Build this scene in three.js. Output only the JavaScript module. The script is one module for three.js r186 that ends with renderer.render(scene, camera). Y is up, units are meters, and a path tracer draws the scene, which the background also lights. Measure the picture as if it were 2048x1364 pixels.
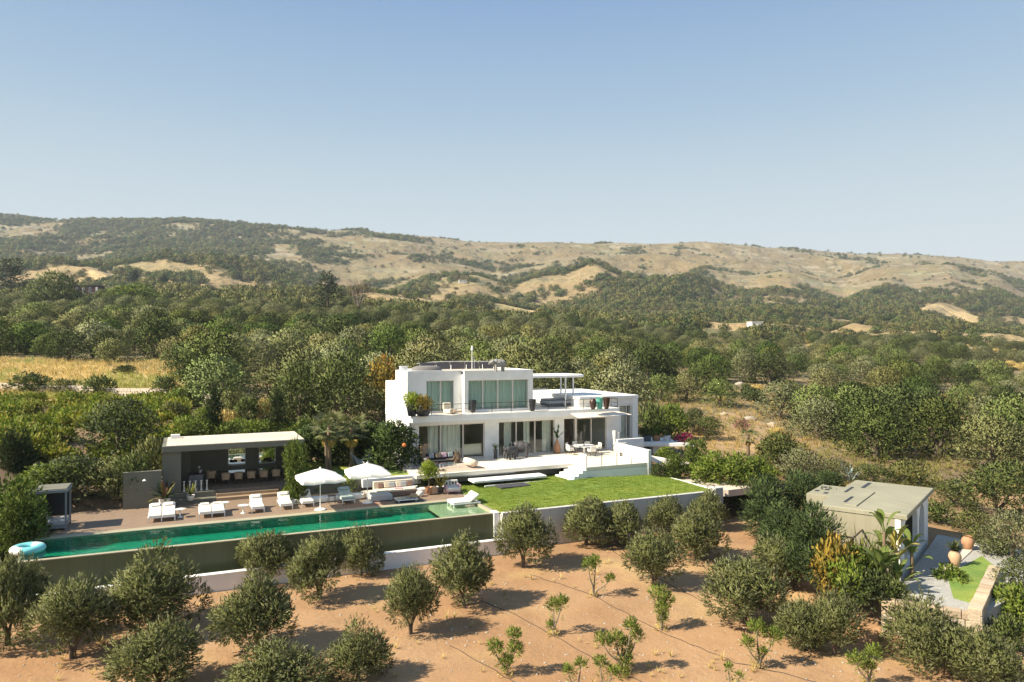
import * as THREE from 'three';
import { mergeGeometries } from 'three/addons/utils/BufferGeometryUtils.js';
import { RoundedBoxGeometry } from 'three/addons/geometries/RoundedBoxGeometry.js';

// ---------- camera, sky, sun, exposure ----------
const EYE = 10.6, FOCAL = 1450, HORIZON = 690, YAW = 24.3 * Math.PI / 180;   // lens in pixels of a 2048 wide picture
const CY = Math.cos(YAW), SY = Math.sin(YAW);
const scene = new THREE.Scene();
const camera = new THREE.PerspectiveCamera(2 * Math.atan(682 / FOCAL) * 180 / Math.PI, 1024 / 682, 0.5, 9000);
camera.position.set(0, EYE, 0);
camera.rotation.set(Math.atan((HORIZON - 682) / FOCAL), -YAW, 0, 'YXZ');
scene.add(camera);

const renderer = new THREE.WebGLRenderer({ antialias: true });
renderer.toneMapping = THREE.LinearToneMapping;
renderer.toneMappingExposure = 2.25;
renderer.shadowMap.enabled = true;

const sunDir = (() => {   // from the left and slightly from behind the camera, as the tree shadows show
  const el = 41 * Math.PI / 180, su = -0.922, sv = -0.387;
  return new THREE.Vector3(su * CY + sv * SY, Math.tan(el), su * SY - sv * CY).normalize();
})();
{
  const W = 256, H = 128, d = new Float32Array(W * H * 4);
  const stops = [[-90, .20, .19, .16], [-3, .28, .28, .27], [0, .335, .352, .352], [7, .297, .331, .347], [12, .247, .297, .330], [18, .172, .240, .312], [26, .108, .177, .288], [50, .096, .157, .256], [90, .088, .143, .236]];
  for (let j = 0; j < H; j++) {
    const e = ((j + .5) / H - .5) * 180;
    let k = 0; while (k < stops.length - 2 && e > stops[k + 1][0]) k++;
    const a = stops[k], b = stops[k + 1]; let f = Math.min(1, Math.max(0, (e - a[0]) / (b[0] - a[0])));
    for (let i = 0; i < W; i++) {
      const o = (j * W + i) * 4;
      for (let c = 0; c < 3; c++) d[o + c] = a[c + 1] + (b[c + 1] - a[c + 1]) * f;
      d[o + 3] = 1;
    }
  }
  const sky = new THREE.DataTexture(d, W, H, THREE.RGBAFormat, THREE.FloatType);
  sky.mapping = THREE.EquirectangularReflectionMapping; sky.magFilter = THREE.LinearFilter; sky.minFilter = THREE.LinearFilter; sky.needsUpdate = true;
  scene.background = sky; scene.environment = sky;
}
const sun = new THREE.DirectionalLight(new THREE.Color().setRGB(1, .89, .70), 4.7);
sun.position.set(20 + sunDir.x * 120, sunDir.y * 120, -45 + sunDir.z * 120); sun.target.position.set(20, 0, -45);
sun.castShadow = true; sun.shadow.mapSize.set(4096, 4096); sun.shadow.radius = 1.2;
Object.assign(sun.shadow.camera, { left: -90, right: 90, top: 90, bottom: -90, near: 1, far: 320 });
scene.add(sun, sun.target);

// ---------- small tools ----------
function rngOf(seed) { let a = seed >>> 0; return () => { a = (a + 0x6D2B79F5) | 0; let t = Math.imul(a ^ (a >>> 15), 1 | a); t = (t + Math.imul(t ^ (t >>> 7), 61 | t)) ^ t; return ((t ^ (t >>> 14)) >>> 0) / 4294967296; }; }
const clamp = (x, a = 0, b = 1) => Math.min(b, Math.max(a, x)), lerp = (a, b, t) => a + (b - a) * t;
const smooth = (a, b, x) => { const t = clamp((x - a) / (b - a)); return t * t * (3 - 2 * t); };
const mix3 = (a, b, t) => [lerp(a[0], b[0], t), lerp(a[1], b[1], t), lerp(a[2], b[2], t)];
function hash2(i, j) { let h = Math.imul(i, 374761393) + Math.imul(j, 668265263); h = Math.imul(h ^ (h >>> 13), 1274126177); return ((h ^ (h >>> 16)) >>> 0) / 4294967296; }
function noise2(x, y) {
  const i = Math.floor(x), j = Math.floor(y); let f = x - i, g = y - j; f = f * f * (3 - 2 * f); g = g * g * (3 - 2 * g);
  return lerp(lerp(hash2(i, j), hash2(i + 1, j), f), lerp(hash2(i, j + 1), hash2(i + 1, j + 1), f), g) * 2 - 1;
}
function fbm(x, y, o = 4) { let s = 0, a = .5; for (let k = 0; k < o; k++) { s += a * noise2(x, y); x = x * 2.03 + 17.1; y = y * 2.03 - 9.7; a *= .5; } return s; }
const taken = {};
function numbered(name) { const n = taken[name] = (taken[name] ?? -1) + 1; return n ? name + '_' + String(n).padStart(3, '0') : name; }
function metres(g) {   // uv in metres, one plane for each way a face points
  if (g.index) g = g.toNonIndexed();
  const p = g.attributes.position, n = g.attributes.normal, uv = new Float32Array(p.count * 2);
  for (let i = 0; i < p.count; i++) {
    const ax = Math.abs(n.getX(i)), ay = Math.abs(n.getY(i)), az = Math.abs(n.getZ(i)), x = p.getX(i), y = p.getY(i), z = p.getZ(i);
    uv[2 * i] = ay >= ax && ay >= az ? x : ax > az ? z : x; uv[2 * i + 1] = ay >= ax && ay >= az ? z : y;
  }
  g.setAttribute('uv', new THREE.BufferAttribute(uv, 2));
  for (const k of Object.keys(g.attributes)) if (!['position', 'normal', 'uv'].includes(k)) g.deleteAttribute(k);
  return g;
}
function mesh(name, geos, mat, parent) {
  geos = (Array.isArray(geos) ? geos : [geos]).map(metres);
  const m = new THREE.Mesh(geos.length > 1 ? mergeGeometries(geos) : geos[0], mat);
  m.name = parent ? name : numbered(name); m.castShadow = m.receiveShadow = true; (parent || scene).add(m); return m;
}
function raw(name, g, mat, parent) { const m = new THREE.Mesh(g, mat); m.name = parent ? name : numbered(name); m.castShadow = m.receiveShadow = true; (parent || scene).add(m); return m; }
function thing(name, label, category, [x, y, z] = [0, 0, 0], turn = 0, group) {
  const o = new THREE.Group(); o.name = numbered(name); o.position.set(x, y, z); o.rotation.y = turn; scene.add(o); return tag(o, label, category, group);
}
function tag(o, label, category, group) { o.userData.label = label; o.userData.category = category; if (group) o.userData.group = group; return o; }
function dup(src, label, pos, turn = 0, s = 1, group) {
  const o = src.clone(); o.name = numbered(src.name.replace(/_\d{3}$/, '')); o.userData = { ...src.userData, label }; if (group) o.userData.group = group;
  o.position.set(...pos); o.rotation.y = turn; Array.isArray(s) ? o.scale.set(...s) : o.scale.setScalar(s); scene.add(o); return o;
}
function struct(o, label) { o.userData.kind = 'structure'; if (label) o.userData.label = label; return o; }
// boxes by their limits; r rounds the edges
function bx(x0, x1, y0, y1, z0, z1, r = 0) {
  const w = x1 - x0, h = y1 - y0, d = z1 - z0; r = Math.min(r, w / 2.1, h / 2.1, d / 2.1);
  const g = r > 0 ? new RoundedBoxGeometry(w, h, d, 2, r) : new THREE.BoxGeometry(w, h, d);
  return g.translate((x0 + x1) / 2, (y0 + y1) / 2, (z0 + z1) / 2);
}
const cbx = (w, h, d, x, y, z, r = 0) => bx(x - w / 2, x + w / 2, y, y + h, z - d / 2, z + d / 2, r);
function rod(a, b, r0, r1 = r0, seg = 6) {
  const A = new THREE.Vector3(...a), B = new THREE.Vector3(...b), d = B.clone().sub(A), g = new THREE.CylinderGeometry(r1, r0, d.length(), seg);
  return g.applyQuaternion(new THREE.Quaternion().setFromUnitVectors(new THREE.Vector3(0, 1, 0), d.clone().normalize())).translate(...A.add(B).multiplyScalar(.5).toArray());
}
const lathe = (pts, seg = 18) => new THREE.LatheGeometry(pts.map(p => new THREE.Vector2(p[0], p[1])), seg);
function tube(pts, r, seg = 24, rad = 5) { return new THREE.TubeGeometry(new THREE.CatmullRomCurve3(pts.map(p => new THREE.Vector3(...p))), seg, r, rad); }
function slab(pts, y0, y1, bevel = 0) {   // a flat block over an outline [x, z]
  const s = new THREE.Shape(pts.map(p => new THREE.Vector2(p[0], -p[1])));
  return new THREE.ExtrudeGeometry(s, { depth: y1 - y0 - 2 * bevel, bevelEnabled: bevel > 0, bevelSize: bevel, bevelThickness: bevel, bevelSegments: 1, bevelOffset: -bevel }).rotateX(-Math.PI / 2).translate(0, y0 + bevel, 0);
}
function limb(pts, r0, r1, seg = 6) {   // a tapered, bent limb
  const c = new THREE.CatmullRomCurve3(pts.map(p => new THREE.Vector3(...p))), n = Math.max(4, pts.length * 3), g = new THREE.TubeGeometry(c, n, 1, seg), p = g.attributes.position, v = new THREE.Vector3();
  for (let i = 0; i <= n; i++) { const q = c.getPointAt(i / n), r = lerp(r0, r1, i / n); for (let j = 0; j <= seg; j++) { const k = i * (seg + 1) + j; v.fromBufferAttribute(p, k).sub(q).multiplyScalar(r).add(q); p.setXYZ(k, v.x, v.y, v.z); } }
  return g;
}
// view-aligned ground axes: u to the right, v away from the lens
const toWorld = (u, v) => [u * CY + v * SY, u * SY - v * CY];
const toView = (x, z) => [x * CY + z * SY, x * SY - z * CY];
function P(px, py, y) { const v = FOCAL * (EYE - y) / (py - HORIZON), u = (px - 1024) / FOCAL * v; return toWorld(u, v); }   // where a sight line meets a level

// ---------- the lie of the land ----------
const cols = [-200, 300, 700, 1024, 1400, 1750, 2250], dist = [70, 90, 120, 160, 220, 300, 420, 600, 850, 1200, 1600, 2000, 2500, 3200];
const rows = [
  [850, 805, 728, 698, 652, 622, 602, 586, 562, 525, 480, 431],
  [850, 805, 730, 700, 655, 626, 606, 590, 568, 532, 486, 443],
  [842, 802, 750, 712, 668, 640, 618, 600, 580, 548, 507, 463],
  [838, 802, 762, 728, 690, 662, 640, 618, 594, 564, 528, 488],
  [915, 858, 797, 752, 716, 690, 666, 644, 614, 580, 536, 489],
  [918, 866, 810, 768, 730, 700, 676, 655, 630, 598, 555, 510],
  [924, 872, 818, 778, 740, 708, 684, 662, 638, 608, 572, 531]].map(r => { const h = r.map((y, i) => EYE - (y - HORIZON) * dist[i] / FOCAL); h.push(h[11] - 40, h[11] - 120); return h; });
const logd = dist.map(Math.log);
function farHeight(u, v) {
  const px = clamp(1024 + FOCAL * u / Math.max(v, 40), cols[0], cols[6] - .01), L = Math.log(clamp(v, 70, 3199));
  let j = 0; while (px >= cols[j + 1]) j++; let i = 0; while (i < dist.length - 2 && L >= logd[i + 1]) i++;
  const f = smooth(cols[j], cols[j + 1], px), g = (L - logd[i]) / (logd[i + 1] - logd[i]), at = (r, k) => rows[r][clamp(k, 0, dist.length - 1)];
  const cub = r => { const a = at(r, i - 1), b = at(r, i), c = at(r, i + 1), d = at(r, i + 2), m0 = (c - a) / 2, m1 = (d - b) / 2, g2 = g * g, g3 = g2 * g; return (2 * g3 - 3 * g2 + 1) * b + (g3 - 2 * g2 + g) * (i ? m0 : c - b) + (-2 * g3 + 3 * g2) * c + (g3 - g2) * m1; };
  return lerp(cub(j), cub(j + 1), f);
}
const bump = (u, v, cu, cv, su, sv, h) => h * Math.exp(-(((u - cu) / su) ** 2) - ((v - cv) / sv) ** 2);
function height(x, z) {
  const [u, v] = toView(x, z);
  let grove = -2.15 - .035 * (z + 42) + .10 * fbm(x * .13, z * .13, 3) + .03 * noise2(x * .9, z * .9)
    + 1.5 * smooth(36, 48, v) * smooth(14, 22, u);
  grove = lerp(grove, Math.max(grove, -1.13), smooth(-.1, .45, (u - 16.7) * .53 + (v - 32.6) * .85) * smooth(14.2, 16.5, u));   // the hut's garden terrace
  if (v < 26) return grove;
  let far = farHeight(u, v);
  if (v > 95) {
    const A = v < 300 ? lerp(0, 2.2, (v - 95) / 205) : v < 1000 ? lerp(2.2, 22, (v - 300) / 700) : v < 1600 ? 27 : lerp(27, 8, clamp((v - 1600) / 400));
    const w = v < 500 ? 70 : lerp(70, 240, clamp((v - 500) / 900));
    far += A * (fbm(x / w, z / w, 5) + .5 * (1 - 2 * Math.abs(noise2(x / w / .7 + 5, z / w / .7))) - .1) + bump(u, v, 60, 980, 210, 120, 24) + bump(u, v, -420, 900, 170, 150, 26) - bump(u, v, -190, 1000, 80, 260, 20) + bump(u, v, -330, 1500, 200, 120, 25) + bump(u, v, 520, 1250, 190, 110, 22) + bump(u, v, 820, 1450, 170, 140, 26) - bump(u, v, 640, 1500, 90, 200, 18) + bump(u, v, 260, 1550, 150, 130, 20);
  } else far += .25 * fbm(x * .1, z * .1, 3) * smooth(60, 75, v);
  const inX = Math.max(-7.5 - x, x - 37), out = smooth(0, 6, inX);
  const open = lerp(grove, far, smooth(-40, -64, z));
  const under = lerp(lerp(Math.min(grove, -2.3), .55, smooth(-52, -55, z)), far, smooth(-64, -78, z));
  return lerp(under, open, out);
}
function hit(px, py) {   // where a sight line meets the land
  const t = (px - 1024) / FOCAL, s = (py - HORIZON) / FOCAL; let v = 20;
  for (let k = 0; k < 4000; k++) { const [x, z] = toWorld(t * v, v), y = EYE - s * v; if (height(x, z) >= y) return [x, height(x, z), z, v]; v *= 1.003; }
  const [x, z] = toWorld(t * 400, 400); return [x, height(x, z), z, 400];
}

// ---------- textures and materials ----------
function pn(x, y, n) { const i = Math.floor(x), j = Math.floor(y); let f = x - i, g = y - j; f = f * f * (3 - 2 * f); g = g * g * (3 - 2 * g); const w = k => ((k % n) + n) % n; const a = w(i), b = w(i + 1), c = w(j), d = w(j + 1); return lerp(lerp(hash2(a, c), hash2(b, c), f), lerp(hash2(a, d), hash2(b, d), f), g) * 2 - 1; }
function pf(u, v, n, o = 4) { let s = 0, a = .55; for (let k = 0; k < o; k++) { s += a * pn(u * n + k * 7, v * n + k * 3, n); n *= 2; a *= .55; } return s; }
const toS = c => Math.round(255 * clamp(c <= .0031308 ? 12.92 * c : 1.055 * Math.pow(c, 1 / 2.4) - .055));
function tex(size, metresWide, fn, linearData) {
  const d = new Uint8Array(size * size * 4);
  for (let j = 0; j < size; j++) for (let i = 0; i < size; i++) { const c = fn(i / size, j / size), o = (j * size + i) * 4; for (let k = 0; k < 3; k++) d[o + k] = linearData ? Math.round(255 * clamp(c[k] ?? c[0])) : toS(c[k] ?? c[0]); d[o + 3] = 255; }
  const t = new THREE.DataTexture(d, size, size); t.wrapS = t.wrapT = THREE.RepeatWrapping; t.magFilter = THREE.LinearFilter; t.minFilter = THREE.LinearMipmapLinearFilter; t.generateMipmaps = true;
  t.colorSpace = linearData ? THREE.NoColorSpace : THREE.SRGBColorSpace; t.repeat.set(1 / metresWide, 1 / metresWide); t.needsUpdate = true; return t;
}
const rgb = (r, g, b) => new THREE.Color().setRGB(r, g, b);
const std = (r, g, b, rough = .8, o = {}) => new THREE.MeshStandardMaterial({ color: rgb(r, g, b), roughness: rough, side: THREE.DoubleSide, ...o });
const mottle = tex(256, 3.1, (u, v) => { const s = .93 + .09 * pf(u, v, 4, 5); return [s, s, s * .995]; });
const streak = tex(512, 6.3, (u, v) => { const s = .9 + .14 * pf(u, v, 3, 6) + .10 * Math.min(0, pn(u * 60, v * 3, 60)); return [s, s * .995, s * .98]; });
const grainy = tex(256, .9, (u, v) => { const s = .5 + .5 * pf(u, v, 16, 4); return [s, s, s]; }, true);
const weave = tex(128, .5, (u, v) => { const s = .93 + .07 * pn(u * 64, v * 64, 64); return [s, s, s]; });
const woodTex = (tone) => tex(512, 1.2, (u, v) => { const row = Math.floor(v * 8), f = v * 8 - row, gap = f < .06 ? .35 : 1, k = .82 + .3 * hash2(row, 3) + .16 * pf(u, v, 6, 3) + .12 * pn(u * 3, v * 128, 128); return tone.map(c => c * k * gap); });
const M = {
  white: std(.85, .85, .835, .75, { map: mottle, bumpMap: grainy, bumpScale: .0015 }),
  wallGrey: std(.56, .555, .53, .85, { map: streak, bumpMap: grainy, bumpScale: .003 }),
  floor: std(.78, .71, .61, .6, { map: mottle }),
  olivePlaster: std(.165, .16, .125, .8, { map: mottle }),
  hutWall: std(.31, .285, .205, .8, { map: streak }),
  hutRoof: std(.31, .295, .215, .85, { map: streak }),
  roofCream: std(.64, .57, .47, .85, { map: streak }),
  poolWall: std(.125, .135, .066, .38, { map: streak }),
  darkWall: std(.075, .078, .068, .8, { map: mottle }),
  deck: new THREE.MeshStandardMaterial({ map: woodTex([.255, .180, .125]), roughness: .65 }),
  stepWood: new THREE.MeshStandardMaterial({ map: woodTex([.36, .255, .16]), roughness: .6 }),
  darkWood: new THREE.MeshStandardMaterial({ map: woodTex([.10, .055, .032]), roughness: .55 }),
  coping: std(.40, .36, .25, .6, { map: mottle }),
  poolTile: new THREE.MeshStandardMaterial({ map: tex(512, 1.6, (u, v) => { const i = Math.floor(u * 32), j = Math.floor(v * 32), k = .45 + .75 * hash2(i, j) + .3 * pf(u, v, 4, 2), g = (u * 32 - i < .09 || v * 32 - j < .09) ? 1.35 : 1; return [.004 * k * g, .235 * k * g, .140 * k * g]; }), roughness: .35 }),
  shelfTile: std(.27, .33, .19, .5, { map: mottle }),
  frame: std(.62, .56, .51, .45), frameDark: std(.10, .11, .11, .45), black: std(.018, .018, .02, .4), blackRail: std(.025, .024, .022, .4),
  steel: std(.55, .55, .55, .35, { metalness: .9 }), whiteMetal: std(.78, .78, .77, .4), greyMetal: std(.20, .215, .235, .45),
  cushion: std(.78, .735, .655, .9, { map: weave }), cream: std(.72, .63, .50, .9, { map: weave }), greyFabric: std(.40, .41, .42, .95, { map: weave }), tealFabric: std(.32, .40, .39, .95, { map: weave }), darkFabric: std(.045, .045, .055, .95, { map: weave }), brownFabric: std(.26, .16, .12, .95, { map: weave }), pinkFabric: std(.62, .42, .48, .95, { map: weave }), tanFabric: std(.42, .30, .19, .95, { map: weave }),
  canvas: new THREE.MeshPhysicalMaterial({ color: rgb(.82, .80, .76), roughness: .95, transmission: .25, thickness: 0, side: THREE.DoubleSide }),
  sail: new THREE.MeshPhysicalMaterial({ color: rgb(.74, .66, .57), roughness: .95, transmission: .2, thickness: 0, side: THREE.DoubleSide }),
  curtain: new THREE.MeshPhysicalMaterial({ color: rgb(.80, .81, .76), roughness: .95, transmission: .3, thickness: 0, side: THREE.DoubleSide }),
  tintGlass: new THREE.MeshPhysicalMaterial({ color: rgb(.68, .84, .79), roughness: .015, transmission: 1, thickness: 0, ior: 1.6, side: THREE.DoubleSide }),
  glass: new THREE.MeshPhysicalMaterial({ color: rgb(.90, .95, .90), roughness: .015, transmission: 1, thickness: 0, ior: 1.6, side: THREE.DoubleSide }),
  clearGlass: new THREE.MeshPhysicalMaterial({ color: rgb(.93, .97, .95), roughness: .02, transmission: 1, thickness: 0, ior: 1.5, side: THREE.DoubleSide }),
  mirror: new THREE.MeshStandardMaterial({ color: rgb(.86, .92, .95), roughness: .02, metalness: 1 }),
  terracotta: std(.44, .235, .13, .85, { map: mottle }), jar: std(.52, .34, .21, .85, { map: mottle }), brownGlaze: std(.045, .022, .016, .25), tealGlaze: std(.10, .38, .31, .3), darkPot: std(.022, .024, .03, .4), clayWhite: std(.7, .66, .58, .8),
  stone: std(.50, .40, .29, .92, { map: streak, bumpMap: grainy, bumpScale: .02 }), rock: std(.42, .37, .30, .95, { map: streak }), paving: std(.62, .53, .45, .9, { map: streak }), gravel: std(.43, .42, .40, .95, { map: tex(256, 1.1, (u, v) => { const s = .78 + .4 * pf(u, v, 40, 2); return [s, s, s * .97]; }) }),
  bark: std(.14, .105, .075, .95, { map: streak }), paleBark: std(.27, .225, .17, .95, { map: streak }), palmBark: std(.22, .155, .10, .95, { map: streak }),
  interior: std(.36, .32, .27, .85), slate: std(.09, .10, .115, .35), darkRed: std(.06, .016, .014, .7), hose: std(.035, .03, .025, .6), copper: std(.40, .22, .12, .35, { metalness: .6 }),
  waterRing: std(.20, .58, .60, .3), ringWhite: std(.74, .78, .78, .3), orangeFruit: std(.6, .16, .03, .6),
};
M.water = new THREE.MeshPhysicalMaterial({
  color: rgb(.86, .98, .93), roughness: .02, transmission: 1, thickness: 0, ior: 1.33,
  bumpMap: tex(512, 4.3, (u, v) => { const s = .5 + .35 * pf(u, v, 14, 4); return [s]; }, true), bumpScale: .012,
});
const lawnTex = tex(1024, 7.7, (u, v) => { const a = pf(u, v, 5, 6), e = pf(u + .3, v, 2, 3), b = pn(u * 400, v * 400, 400), k = 1 + .30 * a + .3 * b; return [.195 * k * (1 + .35 * a + .35 * Math.max(0, e)), .262 * k * (1 + .08 * e), .044 * k]; });
M.lawn = new THREE.MeshStandardMaterial({ map: lawnTex, roughness: 1, bumpMap: tex(512, 2.1, (u, v) => [.5 + .5 * pf(u, v, 60, 2)], true), bumpScale: .03 });
const leafMat = (o = {}) => new THREE.MeshPhysicalMaterial({ vertexColors: true, roughness: .85, specularIntensity: .25, side: THREE.DoubleSide, transmission: .25, thickness: 0, ...o });
M.leaf = leafMat({ transmission: 0, roughness: .6 }); M.leafSoft = leafMat();
M.leafTones = [[1.08, 1.08, 1.12], [1.36, 1.38, 1.55], [.84, .88, .9], [1.14, 1.05, .96], [.92, 1.1, .86]].map(c => leafMat({ color: rgb(...c), transmission: 0 }));
M.leafThin = leafMat({ transmission: .38 }); M.limeLeaf = leafMat({ transmission: .38, color: rgb(1.55, 1.5, 1.0) });

// ---------- foliage ----------
const nrm = v => { const l = Math.hypot(...v) || 1; return [v[0] / l, v[1] / l, v[2] / l]; };
const cross = (a, b) => [a[1] * b[2] - a[2] * b[1], a[2] * b[0] - a[0] * b[2], a[0] * b[1] - a[1] * b[0]];
class Leaves {
  constructor(seed) { this.p = []; this.n = []; this.c = []; this.i = []; this.r = rngOf(seed); }
  ball() { let a, b, c; do { a = this.r() * 2 - 1; b = this.r() * 2 - 1; c = this.r() * 2 - 1; } while (a * a + b * b + c * c > 1); return nrm([a, b, c]); }
  leaf(o, d, side, len, wid, col, soft, outward) {   // a pointed blade from o along d
    const k = this.p.length / 3, face = nrm(cross(side, d)), sg = outward && face[0] * outward[0] + face[1] * outward[1] + face[2] * outward[2] < 0 ? -1 : 1;   // blades face outward
    const n = outward ? nrm([0, 1, 2].map(q => face[q] * (1 - soft) * sg + outward[q] * soft)) : face;
    for (const [a, b] of [[0, 0], [.45, -.5], [1, 0], [.45, .5]]) { for (let q = 0; q < 3; q++) this.p.push(o[q] + d[q] * a * len + side[q] * b * wid); this.n.push(...n); this.c.push(...col); }
    sg > 0 ? this.i.push(k, k + 2, k + 1, k, k + 3, k + 2) : this.i.push(k, k + 1, k + 2, k, k + 2, k + 3);
  }
  // sprays of leaves over the shells of lobes [x, y, z, rx, ry, rz]
  fill(lobes, { n, per = 5, len, wid, cols: pal, up = .35, wild = .6, inner = .55, soft = .45, spread = .5, ymin = -9, vary = .44 }) {
    const area = lobes.map(l => Math.pow(l[3] * l[4] * l[5], 2 / 3)), total = area.reduce((a, b) => a + b, 0), r = this.r;
    for (let s = 0; s < n; s++) {
      let q = r() * total, li = 0; while (q > area[li] && li < lobes.length - 1) { q -= area[li]; li++; }
      const L = lobes[li], out = this.ball(), f = inner + (1.06 - inner) * Math.pow(r(), .55), o = [L[0] + out[0] * L[3] * f, L[1] + out[1] * L[4] * f, L[2] + out[2] * L[5] * f];
      if (o[1] < ymin) continue;
      const w = this.ball(), d = nrm([out[0] + w[0] * wild, out[1] + w[1] * wild + up, out[2] + w[2] * wild]), b = this.ball(), side = nrm(cross(d, b)), base = pal[Math.floor(r() * pal.length)], k = 1 - vary / 2 + vary * r(), col = base.map(c => c * k);
      for (let m = 0; m < per; m++) {
        const t = (m + r() * .5) / per, sg = m % 2 ? 1 : -1, dd = m === per - 1 ? d : nrm([d[0] + side[0] * sg * spread + (r() - .5) * .3, d[1] + side[1] * sg * spread + (r() - .5) * .3, d[2] + side[2] * sg * spread + (r() - .5) * .3]), ss = nrm(cross(dd, this.ball())), l = len * (.7 + .6 * r());
        this.leaf([o[0] + d[0] * len * 1.5 * t, o[1] + d[1] * len * 1.5 * t, o[2] + d[2] * len * 1.5 * t], dd, ss, l, wid * (.75 + .5 * r()), col, soft, out);
      }
    }
    return this;
  }
  build() {
    const g = new THREE.BufferGeometry();
    g.setAttribute('position', new THREE.Float32BufferAttribute(this.p, 3)); g.setAttribute('normal', new THREE.Float32BufferAttribute(this.n, 3)); g.setAttribute('color', new THREE.Float32BufferAttribute(this.c, 3)); g.setIndex(this.i);
    return g;
  }
}
function domeLobes(seed, w, h, n) {   // rounded heads of foliage crowding over one another
  const r = rngOf(seed), out = [[0, h * .45, 0, w * .3, h * .4, w * .3]];
  for (let k = 0; k < n; k++) { const a = k * 2.4 + r() * .8, el = .05 + 1.35 * ((k + .5) / n) + .2 * (r() - .5), R = w / 2 * (.72 + .3 * r()), rr = w * (.12 + .09 * r()); out.push([Math.cos(a) * Math.cos(el) * (R - rr * .4), Math.max(rr * .6, h * .12 + Math.sin(el) * (h * .85 - rr)), Math.sin(a) * Math.cos(el) * (R - rr * .4), rr, rr * .88, rr]); }
  return out;
}
// lobes clustered into an uneven crown
function crownLobes(seed, { w, h, y0, n, size = .42, flat = .85, lean = 0 }) {
  const r = rngOf(seed), out = [];
  for (let k = 0; k < n; k++) {
    const a = k * 2.4 + r(), q = Math.sqrt((k + .3) / n) * (.75 + .35 * r()), t = r(), rr = size * w / 2 * (.7 + .6 * r());
    const y = y0 + rr * .7 + (h - y0 - rr * 1.5) * clamp((1 - q * q * .75) * (.45 + .6 * t));
    out.push([Math.cos(a) * q * (w / 2 - rr * .6) + lean * y, y, Math.sin(a) * q * (w / 2 - rr * .6), rr, rr * flat, rr]);
  }
  return out;
}
const OLIVE = [[.122, .132, .038], [.150, .158, .052], [.102, .116, .031], [.178, .178, .072], [.132, .140, .040]];
const GROVE = OLIVE.map(c => [c[0] * 1.14, c[1] * 1.17, c[2] * 1.3]);
const OLIVE_PALE = [[.185, .195, .085], [.225, .232, .115], [.145, .16, .058], [.255, .258, .14], [.125, .14, .045]];
const DARK = [[.056, .078, .022], [.074, .098, .028], [.046, .064, .018], [.096, .115, .036]];
const FRESH = [[.135, .190, .022], [.175, .225, .032], [.10, .150, .020], [.22, .255, .052]];
const MIDGREEN = [[.088, .118, .028], [.116, .145, .038], [.068, .092, .022], [.15, .168, .054]];
const DRY = [[.60, .455, .165], [.68, .54, .22], [.50, .37, .13], [.46, .38, .13]];
const GOLD = [[.30, .20, .03], [.38, .26, .05], [.22, .17, .03], [.16, .15, .03]];
function trunkOf(seed, h, spread, r0, stems = 3, mat = M.bark) {
  const r = rngOf(seed), g = [];
  for (let k = 0; k < stems; k++) {
    const a = k / stems * 6.28 + r() * 2, s = spread * (.5 + .5 * r());
    g.push(limb([[Math.cos(a) * r0 * .5, -.25, Math.sin(a) * r0 * .5], [Math.cos(a) * s * .15, h * .3, Math.sin(a) * s * .15], [Math.cos(a + .4) * s * .5, h * .6, Math.sin(a + .4) * s * .5], [Math.cos(a + .2) * s, h, Math.sin(a + .2) * s]], r0, r0 * .25));
    for (let q = 0; q < 2; q++) { const b = a + (r() - .5) * 2.4; g.push(limb([[Math.cos(a + .3) * s * .4, h * .5, Math.sin(a + .3) * s * .4], [Math.cos(b) * s * .8, h * .75, Math.sin(b) * s * .8], [Math.cos(b) * s * 1.2, h * (.9 + .2 * r()), Math.sin(b) * s * 1.2]], r0 * .4, r0 * .12, 5)); }
  }
  return g;
}
const protos = {};
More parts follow.
